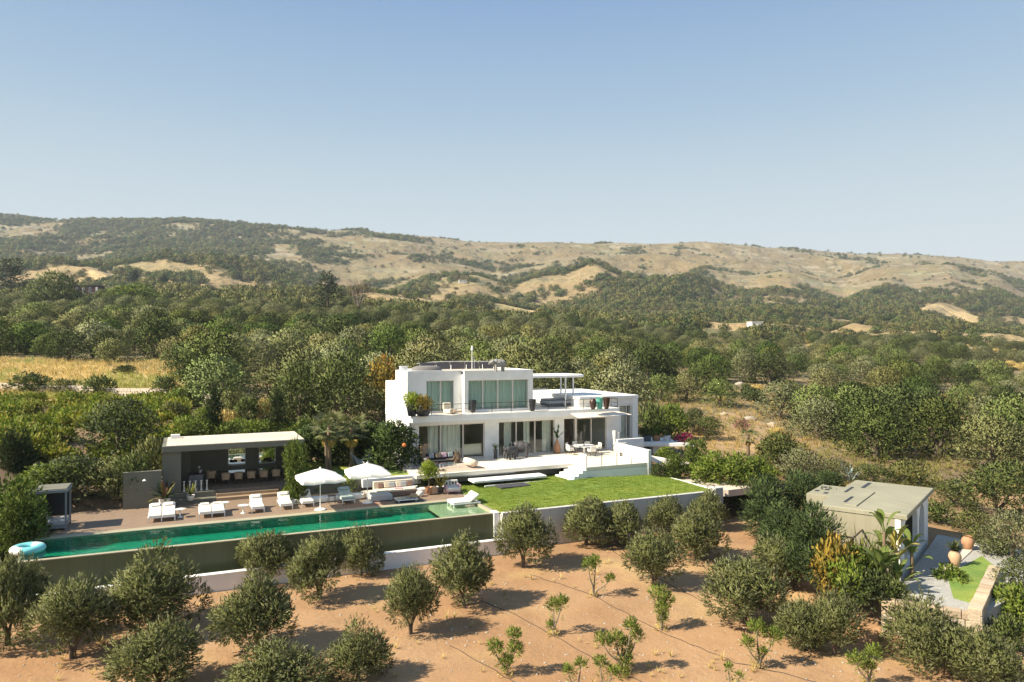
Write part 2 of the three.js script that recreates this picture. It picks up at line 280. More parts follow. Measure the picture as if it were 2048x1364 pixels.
function treeProto(kind, seed) {   // geometries of one tree about its base, made once
  const id = kind + seed; if (protos[id]) return protos[id];
  const L = new Leaves(seed * 77 + 5), r = rngOf(seed * 13 + 1); let trunk, mat = M.leafSoft, bark = M.bark;
  if (kind === 'olive') {   // about 3.4 m across and tall
    const lobes = crownLobes(seed, { w: 3.2, h: 3.1, y0: [.05, .02, .42, .12, .65, .05, .28][seed % 7], n: 15 + seed * 2 % 8, size: .32 + .025 * (seed % 5), flat: 1.05, lean: .09 * ((seed % 3) - 1) }).filter((l, k) => k < 6 || (k * 7 + seed * 3) % 6);
    L.fill(lobes, { n: 3300, per: 5, len: .14, wid: .046, cols: GROVE, up: .5, wild: .55, inner: .55, soft: .74, vary: .32 });
    L.fill(lobes.map(l => [l[0], l[1] + .1, l[2], l[3] * 1.12, l[4] * 1.2, l[5] * 1.12]), { n: 480, per: 7, len: .14, wid: .036, cols: OLIVE_PALE, up: .9, wild: .35, inner: .9, soft: .35 });
    trunk = trunkOf(seed, 1.5, .7, .10, 3);
  } else if (kind === 'wood') {   // grey-green tree of the wood, about 7 m
    const lobes = domeLobes(seed, 7, 5.9, 26), pal = [[...OLIVE, OLIVE_PALE[0], OLIVE_PALE[2]], [OLIVE_PALE[0], OLIVE_PALE[1], OLIVE_PALE[2], [.24, .245, .135]], [OLIVE[1], OLIVE[3], OLIVE_PALE[0], OLIVE_PALE[2]]][seed % 3];
    L.fill(lobes, { n: 2100, per: 3, len: .23, wid: .125, cols: pal, up: .3, wild: .6, inner: .84, soft: .92, vary: .2 });
    trunk = trunkOf(seed, 3.2, 1.4, .22, 3);
  } else if (kind === 'carob') {
    const lobes = domeLobes(seed, 7.2, 6.4, 30);
    L.fill(lobes, { n: 2100, per: 3, len: .23, wid: .14, cols: seed % 2 ? DARK : MIDGREEN, up: .3, wild: .7, inner: .84, soft: .9, vary: .22 });
    trunk = trunkOf(seed, 3.2, 1.4, .26, 3);
  } else if (kind === 'shrub') {
    const lobes = crownLobes(seed, { w: 2.4, h: 1.5, y0: -.1, n: 9, size: .5, flat: .8 });
    L.fill(lobes, { n: 560, per: 3, len: .18, wid: .10, cols: [MIDGREEN, OLIVE, FRESH, DRY, GOLD, DARK][seed % 6], up: .5, wild: .6, inner: .65, soft: .6 });
    trunk = trunkOf(seed, .6, .4, .04, 3);
  } else if (kind === 'citrus') {   // dense glossy dark bush
    const lobes = domeLobes(seed, 3.6, 3.5, 22);
    L.fill(lobes, { n: 2900, per: 3, len: .18, wid: .10, cols: [[.05, .082, .018], [.07, .108, .024], [.036, .06, .014], [.10, .14, .034]], up: .3, wild: .7, inner: .8, soft: .8 }); mat = M.leafSoft;
    trunk = trunkOf(seed, 1.3, .5, .09, 3);
  } else if (kind === 'hedge') {
    const lobes = []; for (let k = 0; k < 30; k++) lobes.push([(r() - .5) * 1.5, .3 + r() * 3.1, (r() - .5) * 1.5, .62, .62, .62]);
    L.fill(lobes, { n: 1700, per: 3, len: .26, wid: .12, cols: [[.085, .125, .018], [.11, .155, .025], [.06, .09, .015], [.15, .185, .04]], up: .7, wild: .4, inner: .75, soft: .4 });
    trunk = trunkOf(seed, 1.5, .3, .1, 2);
  } else if (kind === 'conifer') {   // feathery dark juniper
    const lobes = []; for (let k = 0; k < 26; k++) { const t = r(), a = r() * 6.28, q = (1 - t * .6) * 1.25 * Math.sqrt(r()); lobes.push([Math.cos(a) * q, .5 + t * 2.9, Math.sin(a) * q, .62, .7, .62]); }
    L.fill(lobes, { n: 1500, per: 4, len: .28, wid: .07, cols: [[.055, .088, .030], [.075, .11, .034], [.095, .13, .04], [.042, .066, .024]], up: .75, wild: .45, inner: .6, soft: .4 });
    trunk = trunkOf(seed, 1.6, .3, .1, 2);
  } else if (kind === 'cypress') {
    const lobes = []; for (let k = 0; k < 24; k++) { const t = k / 23, q = .5 * Math.sin(Math.PI * Math.min(1, .18 + t * .8)) + .05, a = k * 2.4; lobes.push([Math.cos(a) * q * .45, .3 + t * 5.2, Math.sin(a) * q * .45, q * .75, .55, q * .75]); }
    L.fill(lobes, { n: 900, per: 4, len: .26, wid: .07, cols: [[.036, .058, .016], [.048, .070, .019], [.028, .044, .013]], up: 1.6, wild: .35, inner: .6, soft: .35 });
    trunk = [limb([[0, -.2, 0], [0, 2, 0], [.02, 4.5, 0]], .1, .03)];
  } else if (kind === 'bright') {   // broad fresh green leaves
    const lobes = crownLobes(seed, { w: 3.4, h: 3, y0: 0, n: 14, size: .44, flat: .95 });
    L.fill(lobes, { n: 1100, per: 3, len: .26, wid: .15, cols: FRESH, up: .35, wild: .7, inner: .65, soft: .45 }); mat = M.leafThin;
    trunk = trunkOf(seed, 1.4, .6, .07, 3);
  } else if (kind === 'autumn') {
    const lobes = crownLobes(seed, { w: 3.6, h: 4.6, y0: .6, n: 14, size: .42, flat: 1 });
    L.fill(lobes, { n: 700, per: 3, len: .3, wid: .14, cols: GOLD.concat([[.26, .12, .02]]), up: .3, wild: .7, inner: .6, soft: .45 });
    trunk = trunkOf(seed, 2.4, .8, .1, 3);
  } else if (kind === 'bare') {
    trunk = trunkOf(seed, 5, 1.6, .14, 4, M.paleBark); const lobes = crownLobes(seed, { w: 4.4, h: 6.4, y0: 2, n: 10, size: .4 });
    L.fill(lobes, { n: 330, per: 3, len: .5, wid: .035, cols: [[.15, .10, .07], [.19, .12, .08]], up: .6, wild: .5, inner: .2 });
  } else if (kind === 'pine') {
    const lobes = []; for (let k = 0; k < 24; k++) { const t = k / 24, a = k * 2.4; lobes.push([Math.cos(a) * (1 - t) * 3.1, 2 + t * 9, Math.sin(a) * (1 - t) * 3.1, 1.5 - t * .5, .75, 1.5 - t * .5]); }
    L.fill(lobes, { n: 800, per: 3, len: .5, wid: .2, cols: [[.024, .034, .012], [.034, .045, .016], [.045, .05, .02]], up: .2, wild: .6, inner: .5, soft: .5 });
    trunk = [limb([[0, -.3, 0], [.1, 4, 0], [0, 10, 0]], .3, .06)];
  }
  return protos[id] = { trunk: mergeGeometries(trunk.map(metres)), crown: L.build(), mat, bark: kind === 'bare' ? M.paleBark : M.bark };
}
function tree(name, label, category, kind, seed, [x, y, z], turn, s, group, tone) {
  const p = treeProto(kind, seed), o = thing(name, label, category, [x, y, z], turn, group);
  raw('trunk', p.trunk, p.bark, o); raw(kind === 'shrub' || kind === 'hedge' ? 'foliage' : 'crown', p.crown, tone ?? p.mat, o);
  Array.isArray(s) ? o.scale.set(...s) : o.scale.setScalar(s); return o;
}
// a plant by the base, top row and width it has in the view
function stand(name, label, category, kind, seed, px, base, top, wide, unitW, unitH, group, level) {
  let x, y, z, v; if (level === undefined) [x, y, z, v] = hit(px, base); else { [x, z] = P(px, base, level); y = level; v = toView(x, z)[1]; }
  const H = (base - top) * v / FOCAL, W = wide * v / FOCAL;
  return tree(name, label, category, kind, seed, [x, y, z], (px * 1.7 + base) % 6.28, [W / unitW, H / unitH, W / unitW], group);
}

// ---------- the ground ----------
const SOIL = [.325, .184, .088], SOIL2 = [.385, .240, .128], EARTH = [.245, .13, .058], DRYGRASS = [.50, .37, .15], FLOORWOOD = [.15, .125, .06], HILLGOLD = [.184, .131, .058], HILLPALE = [.232, .180, .098], HILLGREEN = [.095, .096, .036], REDEARTH = [.34, .15, .065];
function cover(px, v, x, z) {   // share of ground under trees and scrub, as it grows on these slopes
  const n = fbm(x / 60, z / 60, 4), m = fbm(x / 170 + 9, z / 170, 3);
  let c;
  const r = smooth(1000, 1500, px);
  if (v < 320) c = lerp(.96, .74, r);
  else if (v < 650) c = lerp(.66, .47, r) + m * .8;
  else if (v < 1150) c = lerp(lerp(.66, .60, smooth(300, 900, px)), .33, smooth(1250, 1700, px)) + m * .9;
  else c = lerp(lerp(.80, .20, smooth(350, 850, px)), .11, smooth(1100, 1500, px)) + m * .6 - .2 * smooth(1500, 1900, v);
  return clamp(c + n * (v > 700 ? 1.0 : v > 300 ? .75 : .35));
}
const openFields = [[1390, 1500, 330, 410], [1500, 1610, 270, 300], [985, 1085, 610, 690], [1060, 1120, 480, 520], [260, 560, 640, 730], [180, 300, 700, 760], [1690, 1790, 520, 580], [1830, 1960, 760, 860], [1200, 1300, 420, 440], [1560, 1660, 760, 820], [860, 930, 700, 740], [640, 700, 900, 980], [1330, 1400, 560, 600], [1900, 2048, 250, 262]];
function clearing(px, v) {   // open ground among the near trees
  if (px < 345 && v > 71 && v < 122 - smooth(150, 345, px) * 10) return true;          // vineyard and dry field
  if (px > 1335 && px < 1570 && v > 66 && v < 106 - Math.abs(px - 1450) * .12) return true;   // dry slope
  if (px > 520 && px < 570 && v > 95 && v < 112) return true;
  for (const [x0, x1, v0, v1] of openFields) if (px > x0 && px < x1 && v > v0 + (px - x0) * .05 && v < v1 + (px - x0) * .05) return true;   // pale fields and bare strips
  return false;
}
function groundColour(x, z) {
  const [u, v] = toView(x, z), px = 1024 + FOCAL * u / Math.max(v, 5), n = fbm(x * .23, z * .23, 4), f = fbm(x * 1.7, z * 1.7, 2);
  if (z > -42.6 && v < 60) {
    let c = mix3(SOIL, SOIL2, clamp(.45 + n * 1.1)); c = mix3(c, EARTH, clamp(f * .5 - .02)); c = mix3(c, DRYGRASS, clamp(fbm(x * .35 + 40, z * .35, 3) * 1.3 - .25) * .7);
    const wood = smooth(17, 23, u - .18 * (v - 34)); return mix3(c, mix3(FLOORWOOD, SOIL, clamp(.4 + n)), wood * .7);
  }
  const vv = v + 9 * n; const bank = mix3([.17, .12, .07], mix3(REDEARTH, [.22, .15, .075], smooth(1500, 1750, px)), px > 1330 ? clamp(.45 + n * 2 + f) : .1);
  if (vv < 66) return bank;
  if (v < 285) {
    let c = mix3(FLOORWOOD, [.24, .18, .09], clamp(.4 + n * 1.4));
    if (clearing(px, v)) c = px < 400 ? (v < 91 ? mix3([.15, .11, .06], [.3, .22, .13], clamp(.3 + n * 2)) : mix3(DRYGRASS, mix3([.52, .40, .17], [.34, .24, .11], clamp(.5 + f * 2)), clamp(.5 + n * 1.5))) : mix3([.32, .22, .125], mix3(DRYGRASS, [.30, .16, .085], clamp(.5 + f)), clamp(.5 + n * 1.6));
    else if (px > 1250) c = mix3(c, [.26, .18, .09], clamp(.3 + n * 2));
    return mix3(bank, c, smooth(66, 74, vv));
  }
  const w = fbm(x / 45, z / 45, 4), strata = noise2(x / 160, height(x, z) / 5.5), k = cover(px, v, x, z), gold = smooth(550, 1500, v);
  let c = mix3([.31, .22, .105], mix3(HILLGOLD, HILLPALE, clamp(.4 + w * 1.1 + strata * .35)), gold);
  c = mix3(c, HILLGREEN, clamp((k - .25) * 1.5 + w * .5) * .85);
  c = mix3(c, [.31, .27, .20], clamp(strata * 1.6 - .95 + w) * gold); const hb = ((height(x, z) + 9 * fbm(x / 120, z / 120, 3)) / 13), fb = hb - Math.floor(hb), bk = clamp(.5 + 2.2 * fbm(x / 90 + 30, z / 90, 2)) * gold; c = mix3(c, [.32, .28, .205], (fb < .16 ? 1 : 0) * bk * .75); c = mix3(c, [.12, .11, .05], (fb > .16 && fb < .34 ? 1 : 0) * bk * .55); const w2 = fbm(x / 14, z / 14, 3); c = mix3(c, [.17, .15, .07], clamp(w2 * 1.5 + w * .8 - .1) * .6); c = mix3(c, [.33, .265, .165], clamp(fbm(x / 22 + 50, z / 9, 3) * 2 - .5) * .5);
  if (clearing(px, v)) c = mix3([.46, .33, .16], c, clamp(.2 + w * 1.6));
  return c;
}
function land(name, VR, NC, mat, label) {
  const pos = [], col = [], uv = [], idx = [];
  for (const v of VR) for (let i = 0; i <= NC; i++) {
    const t = (i / NC * 2 - 1), u = t * (1.05 * Math.max(v, 0) + 72), [x, z] = toWorld(u, v);
    pos.push(x, height(x, z), z); col.push(...groundColour(x, z)); uv.push(x, z);
  }
  for (let j = 0; j < VR.length - 1; j++) for (let i = 0; i < NC; i++) { const a = j * (NC + 1) + i, b = a + NC + 1; idx.push(a, a + 1, b, b, a + 1, b + 1); }
  const g = new THREE.BufferGeometry();
  g.setAttribute('position', new THREE.Float32BufferAttribute(pos, 3)); g.setAttribute('color', new THREE.Float32BufferAttribute(col, 3)); g.setAttribute('uv', new THREE.Float32BufferAttribute(uv, 2)); g.setIndex(idx); g.computeVertexNormals();
  struct(raw(name, g, mat), label);
}
{
  const near = [], far = [];
  for (let v = -70; v < 24; v += 4) near.push(v);
  for (let v = 24; v < 66; v += .45) near.push(v);
  let v = 66; for (; v < 290; v *= 1.012) near.push(v); near.push(v); for (; v < 3150; v *= 1.0095) far.push(v); far.push(3190);
  const dirt = tex(1024, 9.3, (a, b) => { const s = 1 + .16 * pf(a, b, 7, 6) + .16 * pn(a * 300, b * 300, 300) + .22 * Math.max(0, pn(a * 120, b * 120, 120) - .45); return [s * .93, s * .92, s * .91]; });
  land('ground', near, 460, new THREE.MeshStandardMaterial({ vertexColors: true, map: dirt, roughness: .97, bumpMap: tex(512, 3.7, (a, b) => [.5 + .5 * pf(a, b, 18, 5)], true), bumpScale: .025 }), 'sandy orange earth of the grove and the ground of the slopes behind');
  const scrubby = tex(1024, 330, (a, b) => { const n = pf(a, b, 6, 7), d = pn(a * 150, b * 150, 150), e = pn(a * 70 + 3, b * 70, 70); let s = 1 + .34 * n + .12 * pn(a * 300, b * 300, 300); const g = clamp((d + .5 * e + .9 * n - .42) * 5) * .62, q = pn(a * 44 + 9, b * 44, 44) + .6 * pn(a * 110, b * 110, 110), rk = clamp((q - .62 + .5 * n) * 4) * .8, gr = clamp(pf(a + .4, b + .2, 5, 4) * 2) * .35; s = lerp(s, 1.5, rk); return [lerp(s, .34, g) * (1 - gr * .35), lerp(s, .42, g), lerp(lerp(s, s * 1.12, rk), .32, g) * (1 - gr * .3)]; });
  land('hills', far, 560, new THREE.MeshStandardMaterial({ vertexColors: true, map: scrubby, roughness: 1, bumpMap: tex(1024, 330, (a, b) => [.5 + .5 * pf(a, b, 8, 7)], true), bumpScale: 12 }), 'dry golden hills with dark scrub behind the villa');
}

// ---------- built levels: pool, deck, lawn, terrace ----------
function settle(o, x, y, z) { for (const c of o.children) { c.position.x -= x; c.position.y -= y; c.position.z -= z; } o.position.set(x, y, z); return o; }
function curtain(x0, x1, y0, y1, z, folds) {
  const n = Math.ceil((x1 - x0) * 26), g = new THREE.PlaneGeometry(x1 - x0, y1 - y0, n, 1).translate((x0 + x1) / 2, (y0 + y1) / 2, z), p = g.attributes.position;
  for (let i = 0; i < p.count; i++) { const x = p.getX(i); p.setZ(i, z + .05 * Math.sin(x * folds) + .025 * Math.sin(x * folds * 1.7 + 1)); }
  g.computeVertexNormals(); return g;
}
function windowPart(parent, x0, x1, y0, y1, z, mull, o = {}) {
  const f = o.f ?? .07, m = o.frame ?? M.frame, w = mesh('window', [bx(x0, x1, y1 - f, y1, z - .05, z + .05), bx(x0, x1, y0, y0 + f, z - .05, z + .05), bx(x0, x0 + f, y0 + f, y1 - f, z - .05, z + .05), bx(x1 - f, x1, y0 + f, y1 - f, z - .05, z + .05)], m, parent);
  const xs = [x0 + f, ...mull, x1 - f];
  for (const q of mull) mesh('mullion', bx(q - .05, q + .05, y0 + f, y1 - f, z - .04, z + .045), m, w);
  for (let k = 0; k < xs.length - 1; k++) { if (o.open?.includes(k)) continue; const g = new THREE.PlaneGeometry(xs[k + 1] - xs[k], y1 - y0 - 2 * f); mesh('pane', g.translate((xs[k] + xs[k + 1]) / 2, (y0 + y1) / 2, z + (k % 2 ? .015 : -.015)), o.glass ?? M.glass, w); }
  return w;
}
// infinity pool
{
  const X0 = -7.6, X1 = 17.75, ZF = -42.2, ZB = -46.6, XS = 14.9, D = .58;
  const pool = thing('swimming_pool', 'long green tiled infinity pool with dark overflow wall beside the timber deck', 'pool');
  mesh('floor', bx(X0 + .2, XS, -D - .2, -D, ZB, ZF - .22), M.poolTile, pool);
  mesh('shelf', bx(XS, X1 - .02, -.4, -.13, ZB, ZF - .22), M.shelfTile, pool);
  mesh('back_wall', bx(X0, X1 - .02, -1.2, -.02, ZB - .25, ZB), M.poolTile, pool);
  mesh('end_wall', bx(X0, X0 + .2, -2.4, -.04, ZB, ZF - .22), M.poolWall, pool);
  mesh('overflow_wall', bx(X0, X1, -2.4, -.05, ZF - .22, ZF), M.poolWall, pool);
  mesh('overflow_edge', bx(X0 - .02, X1, -.05, .005, ZF - .24, ZF + .03, .012), M.coping, pool);
  mesh('coping', bx(X0, XS + 2.2, -.02, .025, ZB - .6, ZB + .02, .01), M.coping, pool);
  const wg = new THREE.PlaneGeometry(X1 - X0 - .24, ZF - ZB - .22).rotateX(-Math.PI / 2).translate((X0 + X1) / 2 + .1, -.035, (ZF + ZB) / 2 - .11);
  mesh('water', wg, M.water, pool);
  mesh('catch_channel', bx(X0, X1, -2.4, -1.75, ZF, -41.25), M.poolWall, pool);
  mesh('end_pillar', bx(X1 + .003, X1 + .38, -2.5, .06, ZF - .5, ZF + .14, .02), M.white, pool);
  mesh('shelf_edge', bx(X1 + .003, X1 + .22, -.6, .055, ZB, ZF - .503), M.coping, pool);
  settle(pool, 5, 0, -44);
  tag(mesh('channel_wall', [bx(X0 - .1, X1 + .4, -3.2, -1.42, -41.25, -40.97), bx(X0 - .1, X1 + .4, -1.42, -1.36, -41.32, -40.93, .02)], M.white), 'low white rendered wall with flat coping below the pool overflow', 'wall');
}
struct(mesh('pool_deck', [bx(-8.6, 18, -.6, -.015, -53.4, -46.86)], M.deck), 'brown timber boards between pool and bar pavilion');
// lawn
const lawnY = (x, z) => .03 + .26 * Math.exp(-(((x - 27) / 4.5) ** 2) - ((z + 48.5) / 3.2) ** 2) + .10 * Math.exp(-(((x - 32) / 3) ** 2) - ((z + 46) / 2.5) ** 2) + .02 * fbm(x * .6, z * .6, 3);
const lawnIn = (x, z) => x > 18.2 && x < 35.05 && z < -41.95 && z > -52.6;
{
  const nx = 100, nz = 64, g = new THREE.PlaneGeometry(17, 10.8, nx, nz).rotateX(-Math.PI / 2).translate(26.6, 0, -47.3), p = g.attributes.position;
  for (let i = 0; i < p.count; i++) p.setY(i, lawnY(p.getX(i), p.getZ(i)));
  g.computeVertexNormals(); struct(mesh('lawn', g, M.lawn), 'bright green mown lawn above the white retaining wall');
  const L = new Leaves(91); for (let k = 0; k < 9; k++) { const a = k * 2.4, q = .05 * Math.sqrt(k); L.leaf([Math.cos(a) * q, 0, Math.sin(a) * q], nrm([Math.cos(a) * .5, 1, Math.sin(a) * .5]), [-Math.sin(a), 0, Math.cos(a)], .055 + .02 * (k % 3), .014, [[.21, .285, .038], [.26, .325, .055], [.165, .24, .03]][k % 3], .6, [0, 1, 0]); }
  const r = rngOf(4), im = new THREE.InstancedMesh(L.build(), M.leafSoft, 15000), m = new THREE.Matrix4(), q = new THREE.Quaternion(), up = new THREE.Vector3(0, 1, 0); let n = 0;
  while (n < 15000) { const x = 18.2 + r() * 16.8, z = -52.4 + r() * 10.5; if (!lawnIn(x, z)) continue; m.compose(new THREE.Vector3(x, lawnY(x, z), z), q.setFromAxisAngle(up, r() * 6.28), new THREE.Vector3(1, 1, 1).multiplyScalar(.7 + .8 * r())); im.setMatrixAt(n++, m); }
  im.name = 'lawn_grass'; im.castShadow = im.receiveShadow = true; im.userData = { kind: 'stuff', label: 'short blades of grass on the lawn', category: 'grass' }; scene.add(im);
}
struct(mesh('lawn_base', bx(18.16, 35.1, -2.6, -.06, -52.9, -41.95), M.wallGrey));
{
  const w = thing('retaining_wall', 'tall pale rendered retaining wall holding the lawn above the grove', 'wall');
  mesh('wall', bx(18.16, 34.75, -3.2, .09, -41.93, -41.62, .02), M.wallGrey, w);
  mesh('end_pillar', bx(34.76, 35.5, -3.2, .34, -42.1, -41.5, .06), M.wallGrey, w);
  mesh('side_wall', bx(35.12, 35.4, -3, .07, -48.6, -42.11, .02), M.white, w);
  settle(w, 27, -2.6, -41.8);
}
struct(mesh('garden_path', slab([[35.41, -48.8], [36.4, -48.6], [37.4, -45.5], [39.4, -43.3], [38.6, -42], [36.3, -41.9], [35.6, -42.6]], -.5, -.02), M.paving), 'curved pale paving beside the lawn');
// terrace
const T = 1.1;
struct(mesh('terrace', [slab([[15.4, -57], [36.8, -57], [36.8, -53.6], [34.15, -53.6], [34.15, -48.95], [28.4, -48.95], [28.4, -51], [15.4, -51]], T - .28, T, .012), bx(18.4, 36.8, T - .28, T - .004, -65.9, -57), bx(16.86, 18.4, T - .28, T - .004, -63, -57)], M.floor), 'pale stone terrace floor in front of the villa');
tag(mesh('terrace_wall', [bx(28.4, 34.14, -.3, T - .3, -49.2, -48.95), bx(28.4, 28.65, -.3, T - .3, -51, -49.2)], M.white), 'white wall under the dining terrace, beside the lawn', 'wall');
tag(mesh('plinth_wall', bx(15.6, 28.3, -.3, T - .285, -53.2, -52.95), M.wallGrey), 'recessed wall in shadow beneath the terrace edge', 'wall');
tag(mesh('parapet_wall', [bx(34.15, 34.45, -.8, 2.1, -53.9, -48.9, .02), bx(34.46, 37.2, -.8, 2.35, -54.2, -53.91, .02)], M.white), 'solid white parapet closing the right end of the terrace', 'parapet');
{
  const s = thing('garden_stairs', 'white steps from the lawn up to the dining terrace', 'stairs'), n = 5;
  for (let k = 0; k < n; k++) mesh('tread', bx(28.38 - (k + 1) * .42, 28.38 - k * .42, -.1, T - .18 - k * .185, -51 + k * .04, -48.75 + k * .10, .025), M.white, s);
  settle(s, 27.3, 0, -50);
}
tag(mesh('stepping_slab', bx(19.4, 25.4, .42, .58, -51, -49.75, .03), M.white), 'long white floating slab step below the terrace edge', 'step');
tag(mesh('stepping_slab', bx(18, 23.3, .72, .815, -51.9, -51.02, .03), M.greyMetal), 'grey floating slab step just under the terrace edge', 'step');
tag(mesh('lawn_mat', [bx(21.0, 23.4, .06, .24, -49.6, -48.4, .05)], M.darkFabric), 'dark square floor cushion lying on the lawn edge', 'cushion');
tag(mesh('stepping_slab', bx(20.2, 25.2, .1, .22, -49.7, -49.62, .02), M.white), 'thin low white slab at the back of the lawn', 'step');
// upper garden beside the villa
struct(mesh('garden_bed', bx(7.6, 15.38, -.5, .93, -62, -52.0), M.olivePlaster), 'retaining wall of the raised garden beside the palms'); struct(mesh('garden_lawn', bx(7.65, 15.36, .93, .95, -61.95, -52.06), M.lawn), 'small lawn beside the palms');
tag(mesh('garden_wall', [bx(11.6, 15.9, .4, 1.02, -52.0, -51.55, .02)], M.white), 'white garden wall behind the outdoor sofa', 'wall');
struct(mesh('planting_bed', bx(7.0, 18.1, -.5, .12, -52.9, -50.6), std(.06, .045, .03, 1)), 'dark soil of the planting bed behind the white bench');
tag(mesh('white_bench', [bx(6.4, 17.6, 0, .32, -50.55, -49.85, .05)], M.white), 'long low white built in bench behind the loungers', 'bench');

// ---------- the villa ----------
const villa = thing('villa', 'white two storey flat roofed modern villa with large green tinted windows', 'house');
{
  const W = M.white, S0 = 4.34, S1 = 4.9, R = 8.4;
  for (const [a, b] of [[16.6, 17.4], [23.2, 24.5], [29.9, 30.8], [35.25, 36.8]]) mesh('wall', bx(a, b, T, S0, -57.3, -57.0), W, villa);
  mesh('lintel', [bx(17.4, 23.2, 4.0, S0, -57.28, -57.02), bx(24.5, 29.9, 4.0, S0, -57.28, -57.02), bx(30.8, 35.25, 4.0, S0, -57.28, -57.02)], W, villa);
  mesh('side_wall', bx(16.6, 16.85, -.2, S0, -64.5, -57.31), W, villa);
  mesh('side_wall', bx(36.55, 36.8, -.2, S0, -65.9, -57.31), W, villa);
  mesh('back_wall', bx(18.4, 36.8, -.2, S0, -66.2, -65.91), M.interior, villa);
  mesh('inner_wall', [bx(16.85, 36.55, T, S0, -63.2, -63.0), bx(23.7, 23.9, T, S0, -63, -57.31), bx(30.2, 30.4, T, S0, -63, -59)], M.interior, villa);
  mesh('balcony_slab', [slab([[16.58, -64.6], [16.58, -56.0], [36, -56.0], [36, -66.2], [18.4, -66.2], [18.4, -64.6]], S0, S1, .02)], W, villa);
  mesh('balcony_floor', bx(18.45, 35.8, S1, S1 + .012, -66, -56.25), M.floor, villa);
  // upper storey
  mesh('side_wall', bx(16.6, 16.95, S1 + .001, R, -61.2, -57.55), W, villa);
  mesh('rear_block', bx(16.6, 18.4, S1 + .001, 7.4, -64.6, -61.21), W, villa);
  mesh('wall', [bx(16.96, 18.3, S1, R, -58.05, -57.8), bx(20.7, 21.4, S1, R, -58.05, -57.8), bx(18.3, 20.7, 7.62, R, -58.04, -57.8), bx(18.3, 20.7, S1, 5.05, -58.04, -57.82)], W, villa);
  mesh('wall', [bx(21.4, 21.75, S1, R, -58.05, -57.1), bx(27.35, 27.8, S1, R, -61, -57.1), bx(21.75, 27.35, 7.62, R, -57.4, -57.1), bx(21.75, 27.35, S1, 5.1, -57.4, -57.12)], W, villa);
  mesh('wall', [bx(27.6, 27.8, S1, R, -66, -61), bx(18.4, 27.6, S1, R, -66.2, -65.9), bx(18.2, 18.4, S1, R, -65.9, -61.2)], W, villa);
  mesh('inner_wall', bx(17, 27.6, S1, R - .25, -62.2, -62), M.interior, villa);
  const roof = mesh('roof', [bx(16.96, 21.4, R - .3, R - .02, -61.2, -58.05), bx(21.4, 27.34, R - .3, R - .02, -61.2, -57.42), bx(18.41, 27.59, R - .3, R - .02, -65.89, -61.21)], M.roofCream, villa);
  mesh('parapet', [bx(16.94, 21.4, R - .01, R + .05, -58.06, -57.79), bx(21.38, 27.82, R - .01, R + .05, -57.42, -57.08), bx(27.55, 27.82, R - .01, R + .05, -66.2, -57.43), bx(16.58, 16.97, R - .01, R + .05, -61.2, -57.54)], W, roof);
  mesh('chimney', [bx(16.7, 17.25, 7.4, 8.72, -60.3, -59.75, .02), bx(16.66, 17.29, 8.74, 8.80, -60.34, -59.71, .01)], W, villa);
  windowPart(villa, 17.4, 23.2, T + .01, 4.0, -57.18, [19.3, 21.3]);
  windowPart(villa, 24.5, 29.9, T + .01, 4.0, -57.18, [26.2, 28.0]);
  windowPart(villa, 32.15, 35.25, T + .01, 4.0, -57.18, [33.7]);
  mesh('door_frame', [bx(30.8, 30.88, T, 4, -57.25, -57.08), bx(31.95, 32.14, T, 4, -57.27, -57.03)], M.frame, villa);
  mesh('inner_wall', [bx(30.4, 33.2, T, S0, -60.3, -60.1)], M.darkWood, villa);
  mesh('kitchen_island', [bx(30.9, 32.3, T, T + .95, -59.4, -58.7, .02)], M.darkWood, villa);
  windowPart(villa, 18.3, 20.7, 5.05, 7.62, -57.93, [19.55], { f: .05, glass: M.tintGlass });
  windowPart(villa, 21.75, 27.35, 5.1, 7.62, -57.26, [23.1, 24.5, 25.9], { f: .05, glass: M.tintGlass });
  for (const [a, b] of [[18.35, 19.25], [19.5, 21.2]]) mesh('curtain', curtain(a, b, T + .03, 3.98, -57.55, 16), M.curtain, villa);
  for (const [a, b] of [[25.2, 25.9], [27.1, 27.7], [28.9, 29.8]]) mesh('curtain', curtain(a, b, T + .03, 3.98, -57.6, 17), M.curtain, villa);
  mesh('curtain', curtain(18.35, 20.68, 5.08, 7.6, -58.2, 18), M.curtain, villa);
  mesh('curtain', curtain(21.8, 27.3, 5.12, 7.6, -57.6, 19), M.curtain, villa);
  mesh('blind', bx(21.5, 23.1, 1.3, 2.2, -57.5, -57.46), M.cream, villa);
  // wing on the right
  mesh('wing_wall', [bx(32.7, 38.3, S1 + .013, 5.62, -57.9, -57.6), bx(36.81, 37.05, -.2, 5.62, -57.88, -57.62), bx(36.81, 38.3, 5.1, 5.62, -57.59, -57.5)], W, villa);
  mesh('wing_wall', [bx(38.3, 38.9, .6, 5.62, -58.1, -57.35), bx(38.6, 38.9, -.2, 5.62, -67.8, -58.1), bx(32.7, 32.95, S1 + .013, 5.62, -67.8, -57.9), bx(32.7, 38.9, -.2, 5.62, -68.1, -67.81)], W, villa);
  mesh('wing_roof', [bx(32.6, 38.95, 5.62, 5.9, -68.2, -57.3, .02)], W, villa);
  windowPart(villa, 37.05, 38.3, 1.9, 5.1, -57.75, [37.85]);
  mesh('curtain', curtain(37.1, 37.9, 1.95, 5.05, -58.0, 17), M.curtain, villa);
  mesh('wing_floor', bx(36.81, 38.6, 1.6, 1.88, -67.8, -57.9), M.floor, villa);
  // cantilevered lower roof and room at the far right
  mesh('lower_roof', slab([[38.2, -58.9], [44.6, -56.2], [44.0, -61.5], [38.95, -63.5]], .86, 1.2, .03), M.white, villa);
